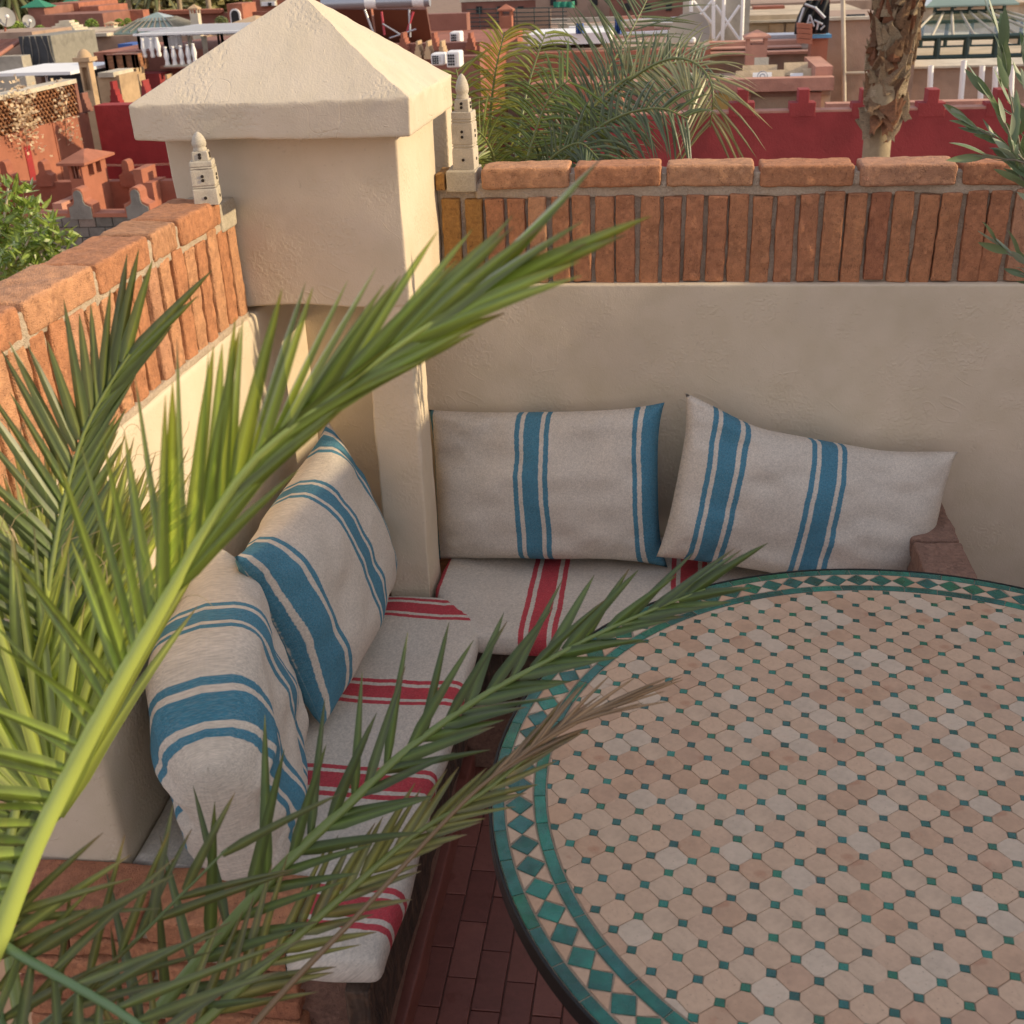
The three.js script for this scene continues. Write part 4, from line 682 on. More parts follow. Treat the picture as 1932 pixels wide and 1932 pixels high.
// ---- near left: terracotta house below, in front of the deep red wall
{
  const h = thing('terracotta_house', 'terracotta house roof with stepped battlements behind a bare block parapet, lower left', 'house');
  h.position.set(0, 0, 0);
  const blockMat = [[0.20, 0.185, 0.16], [0.235, 0.215, 0.185], [0.17, 0.155, 0.13], [0.25, 0.20, 0.165]].map((c) => wall(c, { size: 0.9 }));
  const W = 15.0, [u0, u1, , top] = lim(20, 402, 400, 402, W);
  const bw = put('block_wall', box(u0, u1 + 0.4, GY, top - 0.02, W + 0.05, W + 0.3), C.grey, h), r = rng(811);
  for (let row = 0; row < 7; row++) for (let k = 0; k < 14; k++) { const bl = (u1 + 0.4 - u0) / 13.3, a = u0 + (k - (row & 1) * 0.5) * bl, y1 = top - 0.06 - row * 0.165; put('block', box(a + 0.008, a + bl - 0.008, y1 - 0.152, y1, W - 0.02 + r() * 0.02, W + 0.1), blockMat[Math.floor(r() * 4)], bw); }
  put('coping', box(u0, u1 + 0.4, top - 0.06, top, W - 0.02, W + 0.34), C.terra, h);
  for (const [x, y0] of [[148, 356], [256, 354]]) { // rounded battlements: bare render in front, terracotta on the sides
    put('battlement', merlon(x - 27, y0, x + 28, 403, W, 0.24, ROUND, 0.012), C.terra, h);
    put('bare_render', merlon(x - 25, y0 + 4, x + 26, 408, W - 0.035, 0.02, ROUND), C.grey, h);
  }
  // roof terrace and second parapet
  const w2 = 17.2;
  const t2 = lim(-60, 343, 420, 343, w2)[3], e2 = atW(420, 343, w2).x, s2 = atW(-80, 343, w2).x;
  put('wall', box(s2, e2, GY, t2, w2, w2 + 0.25), C.terra2, h);
  put('roof_deck', box(s2, e2, GY, atW(200, 410, w2).y, W + 0.3, w2), C.terra2, h);
  for (const [x, y0, y1, m] of [[8, 305, 346, ROUND], [80, 305, 346, ROUND], [238, 303, 346, ROUND], [345, 300, 372, ROUND]]) put('battlement', merlon(x - 18, y0, x + 18, y1, w2 - 0.05, 0.2, m, 0.01), C.terra2, h);
  put('white_box', box(...(([a, b, c, d]) => [a, b, c, d])(lim(98, 384, 120, 406, 16)), 16, 17), C.pink, h);
  for (const [x, y] of [[262, 320], [283, 345]]) put('step', blk(x - 12, y, x + 14, y + 60, 16.9, 0.6, GY), C.terra, h);
  tag(h, h.userData.label, 'house');
  // its chimney house
  const c = thing('roof_lantern', 'terracotta roof lantern with low hipped lid and small square openings, on the near red roof', 'chimney');
  const wq = 16.3, [a, b, lo, hi] = lim(126, 306, 170, 402, wq), D = 0.9;
  put('body', merge([box(a, b, GY, lerp(lo, hi, 0.68), wq, wq + D), box(a, b, lerp(lo, hi, 0.94), hi, wq, wq + D), box(a, lerp(a, b, 0.22), lerp(lo, hi, 0.68), lerp(lo, hi, 0.94), wq, wq + D), box(lerp(a, b, 0.84), b, lerp(lo, hi, 0.68), lerp(lo, hi, 0.94), wq, wq + 0.22), box(b - 0.1, b, lerp(lo, hi, 0.68), lerp(lo, hi, 0.94), wq + 0.42, wq + 0.52), box(b - 0.1, b, lerp(lo, hi, 0.68), lerp(lo, hi, 0.94), wq + 0.7, wq + D)]), C.terra, c);
  put('rear_wall', box(a + 0.02, b - 0.1, lerp(lo, hi, 0.66), lerp(lo, hi, 0.95), wq + D - 0.1, wq + D - 0.02), C.terra, c);
  put('grille', merge([0.4, 0.66].map((k) => bar(V(lerp(a, b, k), lerp(lo, hi, 0.68), wq + 0.04), V(lerp(a, b, k - 0.06), lerp(lo, hi, 0.94), wq + 0.05), 0.012))), C.pink, c).userData.kind = 'stuff';
  put('lid', hip(a, b, wq, wq + D, hi + 0.0, hi + 0.15, 0.13, 0.1), C.terra, c);
}
// ---- deep red wall right of it
solo('red_house', (() => { const w = 22, [a, b, , t] = lim(176, 196, 480, 196, w); return box(a, b, GY, t, w, w + 0.5); })(), C.red, 'tall deep red plain house wall in shade, left of the chimney shaft', 'house');
solo('washing_line', merge([tube([atW(160, 309, 19), atW(250, 311, 19), atW(345, 307, 19)], 0.006, 0.006, 8, 4), tube([atW(160, 312, 19.2), atW(250, 313, 19.2), atW(345, 310, 19.2)], 0.006, 0.006, 8, 4)]), C.pink, 'thin double washing line crossing the deep red wall', 'washing line').userData.kind = undefined;
// ---- orange side wall with a lattice screen on top
{
  const far = atW(166, 212, 22.5), U = far.x, yT = far.y, h = thing('orange_wall', 'sunlit orange wall with dark recess running along the left below the lattice screen', 'wall');
  const near = 12;
  put('wall', merge([box(U - 0.5, U, GY, yT, 20.9, 22.5), box(U - 0.5, U - 0.02, GY, yT, 16.2, 20.3), box(U - 0.5, U, GY, yT, near, 16.2), box(U - 0.5, U - 0.02, GY, yT, 20.3, 20.9)]), C.terra, h);
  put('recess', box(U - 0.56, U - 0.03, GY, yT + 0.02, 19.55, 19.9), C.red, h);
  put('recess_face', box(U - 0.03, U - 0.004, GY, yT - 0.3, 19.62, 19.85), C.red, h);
  const s = thing('lattice_screen', 'brown diamond lattice screen with cream top rail above the orange wall', 'screen');
  const H = 0.64, w0 = 13.5, w1 = 22.2, bars = [];
  put('backing', box(U - 0.14, U - 0.10, yT, yT + H, w0, w1), wall([0.36, 0.17, 0.08]), s);
  for (let w = w0 - H; w < w1; w += 0.15) for (const q of [0, 1]) { let a = w, b = w + H, ya = 0, yb = H; if (a < w0) { ya = w0 - a; a = w0; } if (b > w1) { yb = H - (b - w1); b = w1; } if (q) bars.push(bar(V(U - 0.06, yT + ya, a), V(U - 0.06, yT + yb, b), 0.022, 4)); else bars.push(bar(V(U - 0.03, yT + H - ya, a), V(U - 0.03, yT + H - yb, b), 0.022, 4)); }
  const L = put('lattice', uvBox(merge(bars)), C.wood, s); L.userData.kind = 'stuff';
  put('top_rail', box(U - 0.32, U + 0.03, yT + H, yT + H + 0.08, w0, w1), C.cream, s);
  for (const w of [w0, 16.1, 19.7, w1]) put('post', box(U - 0.16, U + 0.0, yT, yT + H, w - 0.06, w + 0.06), C.brown2, s);
  // dry flowering climber hanging over it
  const cl = thing('climbing_plant', 'dried pale flowering climber hanging over the lattice screen', 'plant'), r = rng(921), petals = [], stems = [];
  for (const [wc, hh, n, sp] of [[19.6, 0.35, 420, 0.6], [18.0, 0.75, 320, 0.55], [16.6, 0.2, 300, 0.7], [21.2, 0.2, 120, 0.35], [15.5, 0.9, 260, 0.6], [17.0, 1.2, 200, 0.5]]) {
    stems.push(tube([V(U - 0.1, yT + H + 0.1, wc + 0.4), V(U + 0.12, yT + hh + 0.2, wc + 0.1), V(U + 0.1, yT - 0.5, wc - 0.1)], 0.02, 0.006, 6, 4));
    for (let i = 0; i < n; i++) { const a = (r() + r() + r() - 1.5), b = (r() + r() - 1), g = new THREE.PlaneGeometry(0.055, 0.055); g.rotateX(r() * 6); g.rotateY(r() * 6); g.translate(U + 0.04 + r() * 0.22, yT + hh + b * 0.75 - (a * a) * 0.2, -(wc + a * sp)); petals.push(g); }
  }
  put('stems', uvBox(merge(stems)), mat([0.2, 0.12, 0.07]), cl).userData.kind = 'stuff';
  put('flowers', uvBox(merge(petals)), mat([0.70, 0.55, 0.36], { roughness: 0.95, phys: true, transmission: 0.3, thickness: 0 }), cl).userData.kind = 'stuff';
}
// ---- tan chimney with a rounded hood
{
  const w = 23.5, [a, b, lo, hi] = lim(147, 116, 181, 200, w), d = b - a, t = thing('domed_chimney', 'tan chimney with rounded hood and square opening, behind the lattice screen', 'chimney');
  t.position.copy(V((a + b) / 2, 0, w + d / 2));
  put('shaft', merge([box(-d / 2, d / 2, GY, hi - 0.62, -d / 2, d / 2), box(-d / 2, -d * 0.3, hi - 0.62, hi, -d / 2, d / 2), box(d * 0.3, d / 2, hi - 0.62, hi, -d / 2, d / 2), box(-d * 0.3, d * 0.3, hi - 0.12, hi, -d / 2, d / 2), box(-d * 0.3, d * 0.3, hi - 0.62, hi - 0.12, d * 0.1, d / 2)]), C.tan, t);
  put('slab', box(-d * 0.85, d * 0.85, hi, hi + 0.085, -d * 0.85, d * 0.85), C.tan, t);
  put('hood', uvBox(new THREE.LatheGeometry([[0.56, 0], [0.53, 0.12], [0.44, 0.3], [0.3, 0.46], [0.16, 0.56], [0, 0.6]].map(([x, y]) => new THREE.Vector2(x * d * 1.25, hi + 0.085 + y * d * 1.25)), 20)), C.tan, t);
}
// ---- tan house front with stepped battlements, red stepped panels
{
  const h = thing('tan_house', 'tan house with stepped red battlement panels beside the domed chimney', 'house');
  put('wall', (() => { const w = 24.6, [a, b, , t] = lim(182, 143, 224, 143, w); return box(a, b, GY, t, w, w + 1); })(), C.tan, h);
  put('battlement', merlon(200, 154, 226, 197, 24.3, 0.25, SAW), C.red, h);
  put('battlement', merlon(146, 176, 166, 207, 22.4, 0.25, SAW), C.brown2, h);
  put('coping', (() => { const w = 24.5, [a, b, lo, t] = lim(184, 137, 215, 146, w); return box(a, b, lo, t, w, w + 1.1); })(), C.cream, h);
  const g = thing('red_brown_house', 'red brown house with wooden balcony and pale corbels, left of the chimney cap', 'house'), w = 31;
  put('wall', (() => { const [a, b, , t] = lim(256, 93, 480, 93, w); return box(a, b, GY, t, w, w + 6); })(), C.brown2, g);
  put('wall', (() => { const [a, b, , t] = lim(222, 140, 300, 140, 30.2); return box(a, b, GY, t, 30.2, 31); })(), C.red2, g);
  put('orange_wing', (() => { const [a, b, , t] = lim(176, 98, 258, 98, w + 1); return box(a, b, GY, t, w + 1, w + 5); })(), C.terra, g);
  const bal = put('balcony', (() => { const [a, b, lo, t] = lim(199, 103, 260, 134, 29.6); return box(a, b, lo, t, 29.6, 30.4); })(), C.wood, g);
  for (const x of [200, 217, 235, 252, 259]) put('rail_post', blk(x - 0.35, 103, x + 0.35, 135, 29.56, 0.03), C.tile, bal);
  put('rail', blk(199, 102, 260.5, 103.4, 29.5, 0.1), C.tile, bal);
  for (let k = 0; k < 6; k++) put('corbel', merlon(222 + k * 6.6, 131 - k * 0.5, 226 + k * 6.6, 145 - k * 0.6, 29.4, 0.5, [[0, 0], [0, 1], [1, 1], [1, 0.5]]), C.tan, g);
  put('battlement', merlon(256, 140, 270, 176, 29.2, 0.4, SAW), C.tan, g);
  put('battlement', merlon(262, 152, 278, 182, 28.6, 0.4, SAW), C.red2, g);
  put('battlement', merlon(306, 141, 324, 170, 29.4, 0.4, SAW), C.tan, g);
  put('ledge', blk(302, 124, 360, 129, 30.6, 0.5), C.pink, g);
  const ac = thing('grey_unit', 'dark grey roof unit with a pale edge between the stepped battlements', 'air conditioner');
  put('case', blk(228, 158, 257, 182, 28.9, 0.5), C.dgrey, ac); put('edge', blk(225.5, 159, 229, 181, 28.85, 0.4), C.cream, ac);
}
// ---- white pergola on the roof
{
  const t = thing('white_pergola', 'white rooftop pergola with lattice panels and white balusters', 'pergola'), w = 30.4;
  put('roof', (() => { const [a, b, lo, hi] = lim(255, 60, 470, 64, w); return box(a, b, lo, hi, w - 0.2, w + 0.05); })(), C.white, t);
  { const [a, b, , hi] = lim(255, 60, 470, 64, w); for (let k = 0; k < 16; k++) { const u = lerp(a + 0.1, b, k / 15); put('slat', box(u - 0.05, u + 0.05, hi - 0.1, hi - 0.002, w + 0.05, w + 4.4), C.steel, t); } }
  put('roof', (() => { const [a, b, lo, hi] = lim(262, 51.5, 385, 57, w + 4); return box(a, b, lo, hi, w + 3.9, w + 4.1); })(), C.white, t);
  for (const [x, y1, dx] of [[260, 94, 2], [313, 125, 2.2], [411, 95, 2], [418, 95, 1.4]]) put('post', blk(x - dx, 62, x + dx, y1, w - 0.1, 0.15), C.white, t);
  for (const [x0, x1, y0, y1] of [[264, 299, 66, 92], [321, 345, 70, 91]]) {
    const [a, b, lo, hi] = lim(x0, y0, x1, y1, w + 1.5), L = [], n = 9, H = hi - lo, s = (b - a) / n;
    for (let k = -Math.ceil(H / s); k < n; k++) { const p = (i, q) => V(clamp(a + i, a, b), lo + clamp(q, 0, H), w + 1.5); let x = k * s, e = x + H; const i0 = Math.max(0, x), i1 = Math.min(b - a, e); if (i1 > i0) { L.push(bar(p(i0, i0 - x), p(i1, i1 - x), 0.018, 4)); L.push(bar(p(i0, H - (i0 - x)), p(i1, H - (i1 - x)), 0.018, 4)); } }
    put('lattice', uvBox(merge(L)), C.white, t).userData.kind = 'stuff';
    put('lattice_frame', merge([box(a, b, hi, hi + 0.06, w + 1.45, w + 1.55), box(a, b, lo - 0.06, lo, w + 1.45, w + 1.55)]), C.white, t);
  }
  for (const [x0, x1] of [[353, 366], [378, 396]]) put('curtain', (() => { const [a, b, lo, hi] = lim(x0, 68, x1, 110, w + 0.6), n = 14, s = []; for (let i = 0; i <= n; i++) s.push([lerp(a, b, i / n), 0.05 * Math.sin(i * 2.2)]); return uvBox(loft([...[hi, lerp(hi, lo, 0.5), lo]].map((y, j) => [...s.map(([u, z]) => V(lerp(u, (a + b) / 2, j === 1 ? 0.25 : 0), y, w + 0.6 + z)), ...s.slice().reverse().map(([u, z]) => V(lerp(u, (a + b) / 2, j === 1 ? 0.25 : 0), y, w + 0.62 + z))]), false)); })(), C.cloth, t);
  const prof = [[0.05, 0], [0.075, 0.05], [0.05, 0.14], [0.08, 0.26], [0.05, 0.4], [0.035, 0.46], [0.05, 0.5]].map(([a, b]) => new THREE.Vector2(a, b)), bg = uvBox(new THREE.LatheGeometry(prof, 8));
  for (const [x, y, ww] of [[274, 109, w - 0.3], [289, 109, w - 0.3], [301, 107, w - 0.3], [317, 125, w - 0.6], [331, 124, w - 0.6], [345, 123, w - 0.6], [358, 121, w - 0.6], [369, 119, w - 0.6], [323, 106, w + 1], [338, 104, w + 1], [362, 100, w + 1]]) { const m = put('baluster', bg, C.white, t), p = atW(x, y, ww); m.position.copy(p); }
  put('kerb', merge([blk(309, 123, 372, 126, w - 0.7, 0.3)]), C.concrete, t);
}
// ---- further left roofs
{
  const t = thing('wrapped_tank', 'dark grey streaked box on a roof with a paler sunlit side, upper left', 'tank'), w = 37, [a, b, lo, hi] = lim(34, 68, 104, 127, w);
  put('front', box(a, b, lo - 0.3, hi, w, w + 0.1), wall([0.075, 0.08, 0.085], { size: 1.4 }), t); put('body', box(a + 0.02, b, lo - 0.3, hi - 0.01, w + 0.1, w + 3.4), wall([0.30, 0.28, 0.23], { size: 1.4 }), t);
  const r = rng(71), folds = []; for (let i = 0; i < 5; i++) { const u = lerp(a, b, 0.12 + 0.2 * i + r() * 0.06); folds.push(tube([V(u, hi, w - 0.01), V(u + (r() - 0.5) * 0.3, lerp(lo, hi, 0.5), w - 0.02), V(u + (r() - 0.5) * 0.3, lo, w - 0.01)], 0.025, 0.012, 6, 4)); } put('fold', uvBox(folds[0]), C.grey, t); folds.slice(1).forEach((g) => put('fold', uvBox(g), C.grey, t));
  const h = thing('tiled_house', 'low house with brown ridged roof tiles at the far left edge', 'house'), w2 = 36;
  put('wall', (() => { const [p, q, , tt] = lim(-60, 62, 60, 62, w2 + 3); return box(p, q, GY, tt, w2 + 3, w2 + 6); })(), C.brown, h);
  put('wall', (() => { const [p, q, , tt] = lim(-60, 107, 40, 107, w2); return box(p, q, GY, tt, w2, w2 + 0.6); })(), C.concrete, h);
  const rf = [], A = atW(-40, 106, w2), B = atW(37, 76, w2 + 1.6); for (let k = 0; k < 22; k++) { const u = lerp(A.x, B.x, k / 21); rf.push(tube([new THREE.Vector3(u, A.y, A.z), new THREE.Vector3(u + 0.05, B.y, B.z)], 0.07, 0.07, 1, 6)); } put('roof_tiles', uvBox(merge(rf)), C.tile, h).userData.kind = 'stuff';
  put('roof', (() => { const g = new THREE.BufferGeometry().setFromPoints([A, new THREE.Vector3(B.x, A.y, A.z), B, A, B, new THREE.Vector3(A.x, B.y, B.z)]); g.computeVertexNormals(); return uvBox(g); })(), C.tile, h);
  const g = thing('roof_canopy', 'long white roof canopy edge with shade below, behind the lattice screen', 'canopy'), w3 = 28, [c, d, l3, h3] = lim(-20, 137, 134, 143, w3);
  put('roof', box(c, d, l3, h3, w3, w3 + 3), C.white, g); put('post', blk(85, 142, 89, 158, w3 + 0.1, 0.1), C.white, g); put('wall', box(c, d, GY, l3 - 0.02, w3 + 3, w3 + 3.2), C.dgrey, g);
  const sk = thing('pyramid_skylight', 'cream stepped pyramid skylight behind the dark wrapped tank', 'skylight'), w4 = 48, [e, f, l4, h4] = lim(80, 40, 145, 64, w4);
  for (let k = 0; k < 5; k++) { const q = k / 5, i = (f - e) * 0.42 * q; put('step', box(e + i, f - i, lerp(l4, h4, q), lerp(l4, h4, q + 0.19), w4 + i, w4 + (f - e) - i), C.cream, sk); }
  put('roof', box(e - 6, f + 9, GY, l4, w4 - 3, w4 + 5), C.sand, sk);
  const bh = thing('long_brown_house', 'long brown walled house with orange upper rooms and white windows, far left', 'house'), w5 = 72;
  put('wall', (() => { const [p, q, , tt] = lim(74, 27, 193, 27, w5); return box(p, q, GY, tt, w5, w5 + 5); })(), C.brown2, bh);
  const up = put('upper_rooms', (() => { const [p, q, lo5, tt] = lim(83, 6, 152, 29, w5 + 5); return box(p, q, lo5 - 1, tt, w5 + 5, w5 + 11); })(), C.terra, bh);
  put('upper_rooms', (() => { const [p, q, lo5, tt] = lim(150, 12, 188, 29, w5 + 4.5); return box(p, q, lo5 - 1, tt, w5 + 4.5, w5 + 9); })(), C.terra, bh);
  for (const x of [97, 107, 113, 122]) put('window', blk(x - 2.4, 14, x + 2.4, 25, w5 + 4.9, 0.1), C.white, up);
  put('window', blk(128, 13, 135, 27, w5 + 4.9, 0.1), C.dark, up);
  const tw = put('tower', (() => { const [p, q, , tt] = lim(51, 13, 82, 13, w5 + 1); return box(p, q, GY, tt, w5 + 1, w5 + 5); })(), C.brown2, bh); void tw;
  for (const [x0, x1, y0, y1, ww] of [[44, 82, -2, 13, w5 + 1], [116, 143, -4, 6.5, w5 + 9]]) put('roof', (() => { const [p, q, lo5, tt] = lim(x0, y0, x1, y1, ww); return hip(p, q, ww, ww + (q - p) * 0.9, lo5, tt, 0.2, 0); })(), C.greenroof, bh);
  solo('orange_garden_wall', (() => { const [p, q, , tt] = lim(196, 20, 269, 20, 76); return box(p, q, GY, tt, 76, 77); })(), C.terra, 'bright orange plain garden wall below the far palms', 'wall');
  // green glass pyramid roof
  const gp = thing('glass_pyramid_roof', 'green glass pyramid roof with small lantern on top, behind the white pergola', 'skylight'), w6 = 44, [p6, q6, l6, h6] = lim(212, 26, 336, 62, w6), cx = (p6 + q6) / 2, D = (q6 - p6);
  put('roof', hip(p6, q6, w6, w6 + D, l6, lerp(l6, h6, 0.62), 0.1, 0.42), C.gglass, gp);
  put('lantern', hip(cx - D * 0.24, cx + D * 0.24, w6 + D * 0.26, w6 + D * 0.74, lerp(l6, h6, 0.60), h6, 0.1, 0), C.gglass, gp);
  for (let k = 0; k <= 8; k++) { const u = lerp(p6, q6, k / 8), u2 = lerp(cx - D * 0.21, cx + D * 0.21, k / 8); put('glazing_bar', uvBox(bar(V(u, l6 + 0.06, w6 - 0.1), V(u2, lerp(l6, h6, 0.62) + 0.06, w6 + D * 0.29), 0.035, 5)), C.grey, gp); put('glazing_bar', uvBox(bar(V(q6 + 0.1, l6 + 0.06, lerp(w6, w6 + D, k / 8)), V(cx + D * 0.21, lerp(l6, h6, 0.62) + 0.06, lerp(w6 + D * 0.29, w6 + D * 0.71, k / 8)), 0.035, 5)), C.grey, gp); }
  put('wall', box(p6 - 2.2, q6 + 1, GY, l6 - 0.05, w6 - 0.5, w6 + D + 1), C.brown, gp);
  put('coping', blk(172, 63, 202, 69, w6 - 0.8, 0.6), C.cream, gp);
  solo('blue_box', blk(222, 83, 252, 95, 40, 1.2), C.blue, 'small blue box on the roof left of the white pergola', 'box');
  roofChimney('small cream chimney between the green bushes and the glass pyramid', 198, 40, 217, 62, 52, C.cream, C.tan);
  roofChimney('tall cream chimney with pointed lid behind the white pergola', 355, 8, 376, 50, 42, C.cream, C.tan);
  // gate wall with arch
  const ag = thing('arched_gate', 'far orange gateway with a dark arched door in a white surround', 'gate'), w7 = 84;
  const [pa, qa, , ta] = lim(427, 7, 459, 31, w7), aw = qa - pa, ah = aw * 0.95;
  put('gate_block', box(pa, qa, GY, ta, w7, w7 + 3), C.terra, ag);
  const sh = (s, b0) => { const sp = new THREE.Shape(); sp.moveTo(-s, b0); sp.lineTo(-s, ah * 0.3); sp.absarc(0, ah * 0.3, s, Math.PI, 0, true); sp.lineTo(s, b0); return sp; };
  for (const [s, m, d] of [[aw * 0.34, C.white, 0.06], [aw * 0.24, C.dark, 0.12]]) { const g2 = prism(sh(s, -0.5), 0.2); g2.translate((pa + qa) / 2 + aw * 0.02, ta - ah * 0.95, -w7 + d - 0.1); put(m === C.white ? 'surround' : 'arch_door', g2, m, ag); }
  const gw = thing('garden_wall', 'far brown garden wall with a row of orange coping tiles', 'wall');
  put('wall', (() => { const [p, q, , tt] = lim(300, 24, 560, 24, 86); return box(p, q, GY, tt, 86, 86.6); })(), C.brown2, gw);
  for (let k = 0; k < 24; k++) { const q = atW(304 + k * 4.9, 23.5 - k * 0.12, 85.9), m = put('coping_tile', capTile(), C.terra, gw); m.position.copy(q); }
  const fh = thing('far_house', 'far orange house with white framed porch right of the arched gateway', 'house');
  put('wall', (() => { const [p, q, , tt] = lim(474, -14, 560, -14, 90); return box(p, q, GY, tt, 90, 98); })(), C.terra, fh); put('porch', blk(489, -10, 522, 12, 89.8, 0.4), C.cream, fh); put('opening', blk(493, 3, 519, 11, 89.6, 0.3), C.white, fh); put('opening', blk(505, 5, 512, 11, 89.5, 0.3), C.dark, fh);
  const tt = thing('tent_roof', 'low brown tent roof and parasols beyond the pergola', 'canopy'); { const [p, q, lo5, hi5] = lim(436, 33, 480, 45, 60); put('cover', hip(p, q, 60, 64, lo5, hi5, 0.2, 0.05), C.tan, tt); put('side', box(p, q, GY, lo5, 60.2, 63.8), C.brown2, tt); }
  // satellite dishes
  for (const [x, y, rr, w8, lab, k] of [[10, 33, 17, 40, 'large grey satellite dish at the upper left edge', 0], [54, 41, 11.5, 43, 'smaller grey satellite dish on a post left of the brown house', 1], [1300, 64, 36, 25, 'big round grey satellite dish behind the drooping palm frond', 2]]) {
    const c = atW(x, y, w8), R = rr / 2162 * (w8 + 2.5), d = thing('satellite_dish', lab, 'satellite dish', 'satellite dishes on the roofs'); d.position.copy(c); d.rotation.set(k === 2 ? 0.15 : -0.35, k === 2 ? 0.2 : 0.75, 0);
    const dish = new THREE.LatheGeometry([0, 0.2, 0.4, 0.6, 0.8, 1, 1.01, 1, 0.8, 0.6, 0.4, 0.2, 0].map((q, i) => new THREE.Vector2(q * R, q * q * R * (k === 2 ? 0.07 : 0.22) - (i > 6 ? 0.02 : 0))), 28); dish.rotateX(Math.PI / 2);
    put('reflector', uvBox(dish), mat([0.30, 0.29, 0.27], { roughness: 0.7 }), d); put('arm', uvBox(bar(new THREE.Vector3(0, -R * 0.9, R * 0.2), new THREE.Vector3(0, -R * 0.1, R * 0.9), 0.03)), C.steel, d); put('receiver', uvBox(new THREE.SphereGeometry(0.07, 8, 6).translate(0, -R * 0.1, R * 0.9)), C.white, d); put('mast', uvBox(bar(new THREE.Vector3(0, 0, -0.05), new THREE.Vector3(0, -R * 1.9, -0.1), 0.04)), C.terra2, d);
  }
}
function capTile() { return capTile.g ??= uvBox(new THREE.CylinderGeometry(0.16, 0.18, 0.5, 6).rotateX(Math.PI / 2)); }

